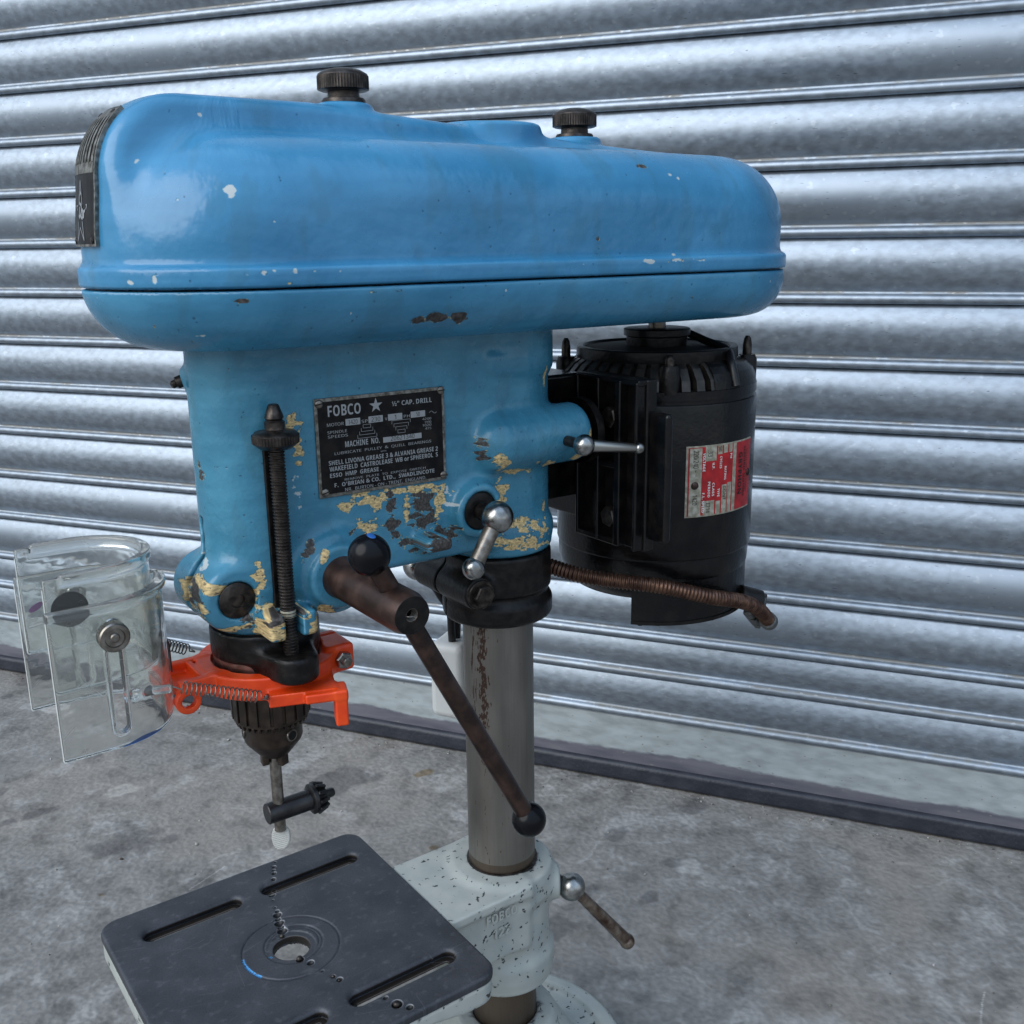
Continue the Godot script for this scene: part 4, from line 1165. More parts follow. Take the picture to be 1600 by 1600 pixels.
func build_drill() -> void:
	var d := thing("drill_press", "blue bench drill press with black motor, grey table and clear chuck guard on concrete", "drill press")
	var up := Vector3(0, H, 0)
	# ---- base, column
	part("base", net(sd_base, Vector3(-0.41, -0.312, -0.165), Vector3(0.165, -0.17, 0.165), 0.0042, null, 0.006), M.pale, d, up)
	part("column", lathe([Vector2(0.035, -0.295), Vector2(0.035, 0.35)], 72), M.column, d, up)
	# ---- table and its arm
	var arm := part("table_arm", net(sd_arm, Vector3(-0.145, -0.142, -0.066), Vector3(0.064, 0.006, 0.068), 0.0019, null, 0.004), M.pale, d, up)
	var tx := Geo.new()
	letters(tx, "FOBCO", bold, Transform3D(Basis(), Vector3(-0.058, -0.0275, 0)), 0.037, 0.0105, func(p): return [p + Vector3(0, 0, 0.0549), Vector3(0, 0, 1)])
	letters(tx, "122", bold, Transform3D(Basis(), Vector3(-0.051, -0.0465, 0)), 0.0215, 0.0105, func(p): return [p + Vector3(0, 0, 0.0549), Vector3(0, 0, 1)])
	raise(tx, Vector3(0, 0, 0.0009))
	part("cast_lettering", tx, M.pale, arm)
	part("collar_rim", lathe([Vector2(0.0375, 0.0005), Vector2(0.0372, 0.0022), Vector2(0.0352, 0.0026)], 60), M.dark, arm)
	ball_lever(d, "table_lock", Vector3(0.0585, -0.0365, 0.0445), 0.0148, Vector3(0.1305, -0.131, 0.055), 0.0087, 0.0058, 0.0075, Vector3(0.046, -0.03, 0.033), M.chrome, M.rusty, M.rusty)
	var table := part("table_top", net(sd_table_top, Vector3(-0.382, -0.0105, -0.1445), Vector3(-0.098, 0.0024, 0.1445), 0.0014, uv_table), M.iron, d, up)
	part("table_casting", net(sd_table_body, Vector3(-0.382, -0.036, -0.145), Vector3(-0.098, -0.006, 0.145), 0.003, null, 0.004), M.pale, d, up)
	for q in [[-0.2262, 0.0592, 1.8], [-0.1978, 0.1231, 3.4], [-0.2403, 0.0195, 3.0], [-0.2405, -0.0195, 2.4], [-0.224, 0.067, 1.6]]:
		part("swarf_bead", ball(Vector3(q[0], -0.0006, q[1]), q[2] * 0.001, 12), M.dark, table)
	# ---- head
	var head := part("head_casting", net(sd_head, Vector3(-0.312, 0.318, -0.06), Vector3(0.07, 0.566, 0.078), 0.0021, uv_head), worn_paint("shaded_head_paint", -0.40, 0.14, 0.315, 0.565, 1472, 680, HEAD_WEAR, 200, 230, 0.0), d, up)  # same paint as the cover, with the shade below it in the colour
	part("clamp_plug", Geo.new().put(lathe([Vector2(0.0148, 0), Vector2(0.0148, 0.003), Vector2(0.0138, 0.004), Vector2(0.006, 0.0042), Vector2(0.0055, 0.002), Vector2(0, 0.002)], 32), aim(Vector3(-0.2755, 0.3585, 0.0335), Vector3(0, 0, 1))), M.dark, head)
	part("bearing_washer", Geo.new().put(lathe([Vector2(0.0172, 0), Vector2(0.0172, 0.003), Vector2(0.0155, 0.0045), Vector2(0.008, 0.0045), Vector2(0.008, 0)], 32), aim(Vector3(-0.0575, 0.4005, 0.0555), Vector3(0, 0, 1))), M.oily, head)
	part("grease_nipple", Geo.new().put(lathe([Vector2(0.0052, 0), Vector2(0.0055, 0.002), Vector2(0.0055, 0.006), Vector2(0.0035, 0.0075), Vector2(0.0036, 0.01), Vector2(0.002, 0.0115), Vector2(0, 0.0118)], 6), aim(Vector3(-0.2405, 0.548, 0) + Vector3(-0.82, -0.39, -0.42) * 0.0505, Vector3(-0.82, -0.39, -0.42))), M.dark, head)
	build_name_plate(d)
	# ---- belt guard
	var cover := part("belt_guard_cover", net(sd_cover, Vector3(-0.366, 0.596, -0.134), Vector3(0.342, 0.75, 0.134), 0.0031, uv_guard), worn_paint("cover_paint", -0.58, 0.44, 0.595, 0.745, 1536, 256, COVER_WEAR, 300, 80, 1.0), d, up)
	thumb_nut(cover, -0.1405, 0.7415)
	thumb_nut(cover, 0.0965, 0.7255)
	build_badge(d)
	part("belt_guard_tray", net(sd_tray, Vector3(-0.366, 0.551, -0.134), Vector3(0.342, 0.603, 0.134), 0.003, uv_guard), worn_paint("tray_paint", -0.58, 0.44, 0.545, 0.605, 1536, 120, TRAY_WEAR, 400, 120, 0.6), d, up)  # tone partway to the head, underside shade put into the colour
	# ---- depth stop
	var bar := part("depth_scale", cbox(Vector3(-0.2488, 0.33, 0.0425), Vector3(-0.2365, 0.484, 0.0475), 0.0008), M.oily, d, up)
	var th := []
	var y := 0.30
	while y < 0.483:
		th.append(Vector2(0.0053, y)); th.append(Vector2(0.0053, y + 0.0006)); th.append(Vector2(0.0063, y + 0.0014)); th.append(Vector2(0.0063, y + 0.0019)); y += 0.0027
	var st := part("depth_stop_rod", Geo.new().put(lathe(th, 24), Transform3D(Basis(), Vector3(-0.2425, 0, 0.0575))), M.dark, d, up)
	part("paint_band", Geo.new().put(lathe([Vector2(0.0061, 0.344), Vector2(0.0062, 0.3442), Vector2(0.0062, 0.3495), Vector2(0.0061, 0.3497)], 24), Transform3D(Basis(), Vector3(-0.2425, 0, 0.0575))), M.cream, st)
	var nut := lathe([Vector2(0.007, -0.0045), Vector2(0.0125, -0.0042), Vector2(0.0165, -0.001), Vector2(0.0174, 0)], 48)
	nut.put(lathe([Vector2(0.0176, 0), Vector2(0.0178, 0.0062)], 90, [0.00025, 0.00025], true))
	nut.put(lathe([Vector2(0.0174, 0.0062), Vector2(0.0155, 0.0085), Vector2(0.011, 0.0095), Vector2(0.0075, 0.0105), Vector2(0.0072, 0.0125), Vector2(0, 0.0125)], 48))
	part("knurled_nut", Geo.new().put(nut, Transform3D(Basis(), Vector3(-0.2425, 0.4845, 0.0575))), M.dark, st)
	part("lock_nut", Geo.new().put(lathe([Vector2(0.0078, 0), Vector2(0.0078, 0.0045), Vector2(0.0062, 0.006), Vector2(0.0074, 0.0075), Vector2(0.0066, 0.0105), Vector2(0.0042, 0.0172), Vector2(0.0034, 0.018), Vector2(0, 0.018)], 8), Transform3D(Basis(Vector3.UP, 0.4), Vector3(-0.2425, 0.496, 0.0575))), M.dark, st)
	# ---- feed hub with its through bar
	var hub := part("feed_hub", Geo.new().put(lathe([Vector2(0.0178, -0.006), Vector2(0.0178, 0.002), Vector2(0.0168, 0.004), Vector2(0.0168, 0.1035), Vector2(0.0146, 0.1125), Vector2(0.0055, 0.1125), Vector2(0.0052, 0.100), Vector2(0, 0.100)], 56), aim(Vector3(-0.195, 0.3675, 0.0595), Vector3(0, 0, 1))), M.brown, d, up)
	part("end_face", Geo.new().put(lathe([Vector2(0.0146, 0), Vector2(0.0144, 0.0003), Vector2(0.0056, 0.0003), Vector2(0.0056, 0)], 40), aim(Vector3(-0.195, 0.3675, 0.172), Vector3(0, 0, 1))), M.oily, hub)
	part("thread", coil(Vector3(-0.195, 0.3675, 0.162), Vector3(-0.195, 0.3675, 0.1715), 0.0052, 0.00035, 7, 0.0), M.steel, hub)
	var b1 := Vector3(-0.2134, 0.4107, 0.145); var b2 := Vector3(-0.0712, 0.1415, 0.145)
	var bd := (b2 - b1).normalized()
	var fb := part("feed_bar", rod(b1 + bd * 0.01, b2 - bd * 0.006, 0.0079), M.brown, d, up)
	part("ball_knob", ball(b1, 0.0158, 48), M.bakelite, fb)
	part("ball_knob", ball(b2, 0.0152, 48), M.bakelite, fb)
	part("paint_fleck", Geo.new().put(ball(Vector3.ZERO, 1.0, 16), aim(b1 + Vector3(0.05, 0.98, 0.2).normalized() * 0.0154, Vector3(0.05, 0.98, 0.2)) * Transform3D(Basis.from_scale(Vector3(0.0045, 0.0006, 0.003)), Vector3.ZERO)), M.blue_mark, fb)
	# ---- ball levers of the head
	ball_lever(d, "column_lock", Vector3(-0.0576, 0.4002, 0.085), 0.0143, Vector3(-0.0868, 0.3609, 0.0905), 0.0098, 0.0072, 0.0068, Vector3(-0.0575, 0.4005, 0.05), M.chrome, M.steel)
	ball_lever(d, "belt_tension_lock", Vector3(0.0285, 0.4545, 0.098), 0.0098, Vector3(0.0785, 0.448, 0.1155), 0.0052, 0.0056, 0.004, Vector3(0.0305, 0.4545, 0.06), M.chrome, M.bright)
	# ---- collar under the head with its clamp bolt
	var ring := part("column_collar", net(sd_ring, Vector3(-0.069, 0.273, -0.062), Vector3(0.058, 0.348, 0.058), 0.0018), M.oily, d, up)
	part("hexagon_bolt", Geo.new().put(prism(ngon(6, 0.0108), 0.007, 0.0012), aim(Vector3(-0.049, 0.316, 0.0455), Vector3(0, 0, 1))), M.dark, ring)
	part("washer", Geo.new().put(lathe([Vector2(0.0142, 0), Vector2(0.0142, 0.002), Vector2(0.0135, 0.0028), Vector2(0, 0.0028)], 32), aim(Vector3(-0.049, 0.316, 0.0428), Vector3(0, 0, 1))), M.dark, ring)
	part("ball_end", ball(Vector3(-0.049, 0.316, -0.069), 0.0152), M.chrome, ring)
	part("bolt_end", rod(Vector3(-0.049, 0.316, -0.064), Vector3(-0.052, 0.332, -0.105), 0.0055), M.steel, ring)
	# ---- quill and chuck
	part("quill", Geo.new().put(lathe([Vector2(0.0435, 0.282), Vector2(0.044, 0.283), Vector2(0.044, 0.302)], 56), Transform3D(Basis(), Vector3(SPX, 0, 0))), M.steel, d, up)
	part("quill_stop_clamp", net(sd_quill_clamp, Vector3(-0.292, 0.285, -0.05), Vector3(-0.19, 0.33, 0.085), 0.0017), M.oily, d, up)
	part("quill_neck", Geo.new().put(lathe([Vector2(0.0418, 0.322), Vector2(0.0418, 0.334)], 48), Transform3D(Basis(), Vector3(SPX, 0, 0))), M.oily, d, up)
	build_chuck(d)
	build_chuck_guard(d)
	build_motor(d)
	build_cords(d)

func raise(g: Geo, v: Vector3) -> void:                 # gives flat lettering its thickness
	var n := g.I.size()
	var b := Geo.new()
	for i in range(0, n, 3):
		for q in 3:
			var a := g.V[g.I[i + q]]; var c := g.V[g.I[i + (q + 1) % 3]]
			b.quad(a, c, c + v, a + v)
	for i in g.V.size(): g.V[i] += v
	g.put(b)

func build_name_plate(d: Node) -> void:
	# the plate lies on the slightly tapering side of the head
	var o := Transform3D(Basis(Vector3.UP, -atan(0.0333)), Vector3(-0.1445, 0.4718 + H, 0.0464))
	var p := part("name_plate", Geo.new().put(rbox(Vector3(0.1185, 0.0808, 0.0016), 0.0006)), M.rim, d)
	p.transform = o
	part("black_panel", Geo.new().put(rbox(Vector3(0.1132, 0.0752, 0.001), 0.0003, Transform3D(Basis(), Vector3(0, 0, 0.0005)))), M.plate_black, p)
	var z := 0.00108
	var g := Geo.new()
	for t in PLATE_TEXT:
		var f: Font = bold if t[4] > 4.3 else book
		var hh: float = t[4] if t[0] == "FOBCO" else t[4] * 0.74 if t[2] < -5.0 else t[4] * 0.88
		letters(g, t[0], f, Transform3D(Basis(), Vector3(t[1], t[2] - t[4] * 0.5 + t[4] * 0.5, 0) * 0.001 + Vector3(0, 0, z)), t[3] * 0.001, hh * 0.001)
	part("lettering", g, M.print_grey, p)
	var s := PackedVector2Array()
	for v in star(0.0062): s.append(Vector2(v.x, v.y))
	part("star_emblem", Geo.new().put(prism(s, 0.0002), Transform3D(Basis(Vector3(1, 0, 0), Vector3(0, 0, 1), Vector3(0, -1, 0)), Vector3(-0.0055, 0.0305, z - 0.0001))), M.print_grey, p)
	for b in [[-33.1, 16.6, -20.1, 22.0, "1420"], [-12.7, 16.6, 0.3, 22.0, "230"], [5.1, 16.6, 18.3, 22.0, "1"], [26.2, 16.8, 40.0, 22.0, "50"], [-0.3, -1.2, 35.8, 3.3, "20621340"]]:
		var q := part("stamped_box", cbox(Vector3(b[0] * 0.001, b[1] * 0.001, z - 0.0003), Vector3(b[2] * 0.001, b[3] * 0.001, z + 0.0001), 0.0001), M.print_grey, p)
		var l := Geo.new()
		var w: float = (b[2] - b[0]) * 0.001
		var k: float = 0.62 if b[4].length() > 2 else 0.12 * b[4].length()
		letters(l, b[4], book, Transform3D(Basis(), Vector3(b[0] * 0.001 + w * (1.0 - k) * 0.5, b[1] * 0.001 + 0.0008, z + 0.0002)), w * k, 0.0036)
		part("stamping", l, M.ink, q)
	# outlines of the two stepped pulleys
	var e := Geo.new()
	var line := func(x0: float, y0: float, x1: float, y1: float) -> void:
		var a := Vector3(x0, y0, 0) * 0.001; var c := Vector3(x1, y1, 0) * 0.001
		e.put(cbox(Vector3(minf(a.x, c.x) - 0.00014, minf(a.y, c.y) - 0.00014, z - 0.0002), Vector3(maxf(a.x, c.x) + 0.00014, maxf(a.y, c.y) + 0.00014, z + 0.00015), 0.00005))
	for q in [[-14.4, 5.0, 1.0], [17.0, 16.2, -1.0]]:
		var hw := [8.6, 6.8, 5.2, 3.4]
		for i in 4:
			var y0: float = q[1] + i * 2.7 * q[2]
			var y1: float = q[1] + (i + 1) * 2.7 * q[2]
			line.call(q[0] - hw[i], y0, q[0] + hw[i], y0)
			line.call(q[0] - hw[i], y0, q[0] - hw[i], y1); line.call(q[0] + hw[i], y0, q[0] + hw[i], y1)
			if i == 3: line.call(q[0] - hw[i], y1, q[0] + hw[i], y1)
	for i in 12:                                  # the sine sign of alternating current
		line.call(43.9 + i * 0.6, 19.6 + sin(i * 0.55) * 1.0, 44.5 + i * 0.6, 19.6 + sin(i * 0.55) * 1.0)
	part("pulley_diagram", e, M.print_grey, p)
	var rng := RandomNumberGenerator.new(); rng.seed = 2
	for q in [[-55.0, 36.2], [55.6, 37.4], [56.2, -36.0], [-54.0, -35.8]]:
		screw(p, Vector3(q[0] * 0.001, q[1] * 0.001, 0.0006), Vector3(0, 0, 1), 0.0034, rng.randf() * 0.5 - 0.2, M.steel)

func build_badge(d: Node) -> void:
	# strip bent over the nose of the cover: path in the x-y plane
	var path := []
	for i in 18:
		var c := Vector2(SPX - 0.04, lerpf(0.6305, 0.672, i / 8.0)) if i < 9 else Vector2(SPX - 0.0435, 0.6727)
		var dir := Vector2(-1, 0) if i < 9 else Vector2.from_angle(PI - deg_to_rad(6.2 * (i - 8.5)))
		var t0 := 0.03; var t1 := 0.11
		for k in 16:
			var t := (t0 + t1) * 0.5
			if sd_cover(c.x + dir.x * t, c.y + dir.y * t, 0.0) < 0.0: t0 = t
			else: t1 = t
		path.append(c + dir * (t0 + 0.0008))
	var n := path.size()
	var hw := 0.0262
	var nor := []
	var len := [0.0]
	for i in n:
		var t: Vector2 = (path[mini(i + 1, n - 1)] - path[maxi(i - 1, 0)]).normalized()
		nor.append(Vector2(-t.y, t.x))
		if i: len.append(len[i - 1] + path[i].distance_to(path[i - 1]))
	var total: float = len[n - 1]
	var on := func(s: float, z: float, up: float) -> Array:       # along, across, off the strip
		var i := 0
		while i < n - 2 and len[i + 1] < s: i += 1
		var q: float = (s - len[i]) / (len[i + 1] - len[i])
		var b: Vector2 = path[i].lerp(path[i + 1], q) ; var m: Vector2 = nor[i].lerp(nor[i + 1], q).normalized()
		b += m * up
		var f := z / 0.1105                         # bent round the nose
		return [Vector3(SPX + (b.x - SPX) * cos(f), b.y, (SPX - b.x) * sin(f)), Vector3(m.x * cos(f), m.y, -m.x * sin(f))]
	var band := func(s0: float, s1: float, z0: float, z1: float, h: float, foot: float) -> Geo:
		var g := Geo.new()
		var k := 18
		for i in k:
			var a: float = lerpf(s0, s1, i / float(k)); var b: float = lerpf(s0, s1, (i + 1) / float(k))
			var p00 = on.call(a, z0, h)[0]; var p01 = on.call(a, z1, h)[0]; var p10 = on.call(b, z0, h)[0]; var p11 = on.call(b, z1, h)[0]
			var parts := maxi(1, int((z1 - z0) / 0.006))
			for e in parts:
				var za := lerpf(z0, z1, float(e) / parts); var zb := lerpf(z0, z1, float(e + 1) / parts)
				var q1 := g.V.size()
				g.quad(on.call(a, za, h)[0], on.call(a, zb, h)[0], on.call(b, zb, h)[0], on.call(b, za, h)[0])
				var ne: Vector3 = on.call((a + b) * 0.5, (za + zb) * 0.5, 0)[1]
				for w in 6: g.N[q1 + w] = ne
			for zz in [z0, z1]:
				g.quad(on.call(a, zz, h)[0], on.call(b, zz, h)[0], on.call(b, zz, foot)[0], on.call(a, zz, foot)[0])
		for ss in [s0, s1]: g.quad(on.call(ss, z0, h)[0], on.call(ss, z1, h)[0], on.call(ss, z1, foot)[0], on.call(ss, z0, foot)[0])
		return g
	var p := part("badge_strip", band.call(0.0, total, -hw, hw, 0.0016, -0.002), M.plate_black, d, Vector3(0, H, 0))
	part("bright_field", band.call(0.049, 0.0565, -hw + 0.002, hw - 0.002, 0.0019, 0.001), M.rim, p)
	part("bright_field", band.call(total - 0.011, total - 0.002, -hw + 0.002, hw - 0.002, 0.0019, 0.001), M.rim, p)
	for i in 9:
		var z := -hw + 0.003 + i * (2 * hw - 0.006) / 8.0
		part("ridge", band.call(0.0560, total - 0.0105, z - 0.0014, z + 0.0014, 0.0024, 0.001), M.rim, p)
	for z in [-hw, hw]: part("edge_bead", band.call(0.0, total, z - 0.0008, z + 0.0008, 0.0021, -0.001), M.rim, p)
	part("edge_bead", band.call(0.0, 0.0015, -hw, hw, 0.0021, -0.001), M.rim, p)
	# elongated outline star with flowing capitals across it
	var g := Geo.new()
	var stroke := func(a: Vector2, b: Vector2, w: float) -> void:
		var s := (b - a).normalized() * 0.0
		var m := (b - a).normalized().orthogonal() * w
		var A = on.call(a.y + m.y, a.x + m.x, 0.0019)[0]; var B = on.call(b.y + m.y, b.x + m.x, 0.0019)[0]
		var C = on.call(b.y - m.y, b.x - m.x, 0.0019)[0]; var D = on.call(a.y - m.y, a.x - m.x, 0.0019)[0]
		g.quad(A, B, C, D)
	var pt := func(x: float, y: float) -> Vector2: return Vector2(x, y) * 0.001
	for s in [[[0, 45], [-4, 28]], [[0, 45], [4, 28]], [[-14, 28], [14, 28]], [[-14, 28], [8, 4]], [[14, 28], [-8, 4]], [[-8, 4], [-5, 17]], [[8, 4], [5, 17]], [[-8, 4], [0, 13]], [[8, 4], [0, 13]]]:
		stroke.call(pt.call(s[0][0], s[0][1]), pt.call(s[1][0], s[1][1]), 0.00048)
	for s in [[[2.5, 35], [-1, 37]], [[-1, 37], [-4, 34]], [[-4, 34], [-3.5, 30]], [[-3.5, 30], [2, 28]], [[2, 28], [3.5, 24]], [[3.5, 24], [0, 20]], [[0, 20], [-4, 21]], [[-2, 27], [-1, 19]], [[2, 24], [6, 25]], [[6, 25], [6, 19]], [[6, 19], [2.6, 19.5]], [[2.6, 19.5], [2.6, 22]], [[8, 24.5], [8, 19]], [[8, 23], [10.5, 24.5]]]:
		stroke.call(pt.call(s[0][0], s[0][1]), pt.call(s[1][0], s[1][1]), 0.00095)
	part("star_drawing", g, M.print_grey, p)
	for q in [[0.004, -hw + 0.005], [0.004, hw - 0.005], [total - 0.005, -hw + 0.006], [total - 0.005, hw - 0.006]]:
		var a: Array = on.call(q[0], q[1], 0.0014)
		part("pin", Geo.new().put(lathe([Vector2(0.0022, 0), Vector2(0.002, 0.0009), Vector2(0, 0.0014)], 12), aim(a[0], a[1])), M.dark, p)

func build_chuck(d: Node) -> void:
	var at := Vector3(SPX, 0, 0)
	var T0 := Transform3D(Basis(), at)
	var g := lathe([Vector2(0.030, 0.281), Vector2(0.0332, 0.279), Vector2(0.0332, 0.2775)], 64)
	g.put(lathe([Vector2(0.0318, 0.2775), Vector2(0.0318, 0.2395)], 64))
	g.put(lathe([Vector2(0.0322, 0.2395), Vector2(0.0322, 0.2372), Vector2(0.030, 0.236)], 64))
	var c := part("chuck", Geo.new().put(g, T0), M.chuck, d, Vector3(0, H, 0))
	var sl := Geo.new()
	for i in 20:                                      # flat lands between the grooves of the sleeve
		var a := TAU * (i + 0.3) / 20.0
		var o := part("grip_land", Geo.new().put(rbox(Vector3(0.0076, 0.0385, 0.003), 0.0006), Transform3D(Basis(Vector3.UP, a), at + Vector3(sin(a) * 0.0321, 0.2585, cos(a) * 0.0321))), M.chuck, c)
	var tg := Geo.new()
	for i in 34:
		var a := TAU * i / 34.0
		part("gear_tooth", Geo.new().put(rbox(Vector3(0.0026, 0.0052, 0.005), 0.0005), Transform3D(Basis(Vector3.UP, a) * Basis(Vector3.RIGHT, 0.35), at + Vector3(sin(a) * 0.0287, 0.2352, cos(a) * 0.0287))), M.chuck, c)
	part("nose", Geo.new().put(lathe([Vector2(0.0275, 0.2378), Vector2(0.0262, 0.234), Vector2(0.0252, 0.2325), Vector2(0.0252, 0.2165), Vector2(0.024, 0.2135), Vector2(0.0135, 0.2005), Vector2(0.0125, 0.1995), Vector2(0.0055, 0.1995), Vector2(0.0055, 0.21)].map(func(v): return Vector2(v.x, v.y)), 56), T0), M.chuck, c)
	for k in 3:
		var a := deg_to_rad(-98.0 + 120.0 * k)
		part("jaw", Geo.new().put(rbox(Vector3(0.0085, 0.014, 0.0065), 0.0012), Transform3D(Basis(Vector3.UP, a), at + Vector3(sin(a) * 0.0092, 0.1975, cos(a) * 0.0092))), M.chuck, c)
		var h := deg_to_rad(16.0 + 120.0 * k)
		var r0 := at + Vector3(sin(h) * 0.0245, 0.2235, cos(h) * 0.0245)
		var hole := part("key_hole", Geo.new().put(lathe([Vector2(0, 0.0008), Vector2(0.0041, 0.0008), Vector2(0.0043, 0.0012), Vector2(0.0052, 0.0012), Vector2(0.0055, 0.0002)], 24), aim(r0 + Vector3(sin(h), 0, cos(h)) * 0.0003, Vector3(sin(h), 0, cos(h)))), M.steel, c)
		part("bore", Geo.new().put(lathe([Vector2(0, 0.001), Vector2(0.0041, 0.00125)], 24), aim(r0 + Vector3(sin(h), 0, cos(h)) * 0.0004, Vector3(sin(h), 0, cos(h)))), M.hole, hole)

func build_chuck_guard(d: Node) -> void:
	var up := Vector3(0, H, 0)
	var g := part("chuck_guard", Geo.new().put(net(sd_collar, Vector3(-0.332, -0.056, -0.066), Vector3(-0.152, 0.01, 0.1), 0.0013), Transform3D(Basis(), Vector3(0, 0.2945, 0))), M.orange, d, up)
	# bolt that closes the ring
	var ax := Vector3(0, 0, 1)
	part("nut", Geo.new().put(prism(ngon(6, 0.0078, 0.3), 0.0062, 0.001), aim(Vector3(-0.1875, 0.2855, 0.035), ax)), M.chrome, g)
	part("bolt_end", rod(Vector3(-0.1875, 0.2855, 0.03), Vector3(-0.1875, 0.2855, 0.0465), 0.0042), M.steel, g)
	var sh := part("outer_shield", net(sd_shield, Vector3(-0.424, 0.266, -0.066), Vector3(-0.318, 0.39, 0.066), 0.0015), M.acrylic, g)
	part("inner_shield", net(sd_shield_inner, Vector3(-0.422, 0.318, -0.056), Vector3(-0.325, 0.413, 0.056), 0.0015), M.acrylic, g)
	part("hinge_tongue", cbox(Vector3(-0.334, 0.272, -0.018), Vector3(-0.3245, 0.296, 0.010), 0.0015), M.acrylic, g)
	for s in [1.0, -1.0]:
		var at := Vector3(-0.3775, 0.3615, 0.0585 * s)
		var kn := lathe([Vector2(0.0104, 0), Vector2(0.0108, 0.0004)], 40)
		kn.put(lathe([Vector2(0.0109, 0.0004), Vector2(0.0109, 0.008)], 64, [0.0002, 0.0002], true))
		kn.put(lathe([Vector2(0.0108, 0.008), Vector2(0.0099, 0.0092), Vector2(0.0072, 0.0093), Vector2(0.0066, 0.008), Vector2(0.0035, 0.0078)], 40))
		var o := part("slide_knob", Geo.new().put(kn, aim(at, Vector3(0, 0, s))), M.steel, g)
		part("screw_end", rod(at - Vector3(0, 0, 0.014 * s), at + Vector3(0, 0, 0.0098 * s), 0.0034), M.steel, o)
	part("black_disc", rod(Vector3(-0.4005, 0.3825, 0.0452), Vector3(-0.4005, 0.3825, 0.0438), 0.0128, 40), M.bakelite, g)
	part("red_patch", Geo.new().put(rbox(Vector3(0.0012, 0.026, 0.014), 0.0005, Transform3D(Basis(Vector3.UP, -0.14), Vector3(-0.3246, 0.316, 0.0078)))), M.red_glass, g)
	# sawn edges of the clear sheet: whitish, matt
	for e in [[0.2715, 0.0535, 0.0026, -1.0, -0.419], [0.322, 0.0465, 0.0024, -1.0, -0.417]]:
		var eg := Geo.new()
		var prev := []
		for i in 33:
			var c2 := Vector2(e[4], e[1]) if i == 0 else Vector2(e[4], -e[1]) if i == 32 else Vector2.ZERO
			var nn := Vector2(0, 1) if i == 0 else Vector2(0, -1)
			if i > 0 and i < 32:
				var an := PI / 2 - PI * (i - 1) / 30.0
				nn = Vector2(cos(an), sin(an)); c2 = Vector2(-0.381, 0) + nn * e[1]
			var a3 := Vector3(c2.x + nn.x * e[2] * 0.85, e[0] - 0.0003, c2.y + nn.y * e[2] * 0.85); var b3 := Vector3(c2.x - nn.x * e[2] * 0.85, e[0] - 0.0003, c2.y - nn.y * e[2] * 0.85)
			if i: eg.quad(prev[0], a3, b3, prev[1])
			prev = [a3, b3]
		for s in [-1.0, 1.0]:
			var z0: float = (e[1] - e[2] * 0.85) * s; var z1: float = (e[1] + e[2] * 0.85) * s
			var top: float = 0.378 if e[0] < 0.3 else 0.4
			eg.quad(Vector3(e[4] - 0.0003, e[0], z0), Vector3(e[4] - 0.0003, e[0], z1), Vector3(e[4] - 0.0003, top, z1), Vector3(e[4] - 0.0003, top, z0))
		part("sawn_edge", eg, M.frost, g)
	# blue marker on the lower edge, pink smear on the far leg
	var bm := Geo.new()
	for i in 12:
		var a0 := deg_to_rad(88.0 - i * 3.2); var a1 := deg_to_rad(88.0 - (i + 1) * 3.2)
		var w0 := 0.0035 * sin(PI * i / 12.0); var w1 := 0.0035 * sin(PI * (i + 1) / 12.0)
		var c := Vector3(-0.381, 0, 0)
		bm.quad(c + Vector3(cos(a0) * 0.0559, 0.2716, sin(a0) * 0.0559), c + Vector3(cos(a1) * 0.0559, 0.2716, sin(a1) * 0.0559), c + Vector3(cos(a1) * 0.0559, 0.2716 + w1, sin(a1) * 0.0559), c + Vector3(cos(a0) * 0.0559, 0.2716 + w0, sin(a0) * 0.0559))
	part("blue_marker", bm, M.blue_mark, g)
	var pm := ball(Vector3.ZERO, 1.0, 16)
	part("pink_smear", Geo.new().put(pm, Transform3D(Basis(Vector3(0, 0, 1), 0.5) * Basis.from_scale(Vector3(0.0062, 0.0026, 0.0003)), Vector3(-0.4065, 0.3575, -0.0512))), M.pink_mark, g)
	part("spring", coil(Vector3(-0.331, 0.306, 0.0545), Vector3(-0.2745, 0.2862, 0.0655), 0.0048, 0.00055, 17), M.steel, g)
	part("spring", coil(Vector3(-0.316, 0.305, -0.05), Vector3(-0.292, 0.292, -0.052), 0.0048, 0.00055, 9), M.dark, g)
	part("spring_post", rod(Vector3(-0.27, 0.2845, 0.066), Vector3(-0.266, 0.283, 0.06), 0.0016), M.steel, g)

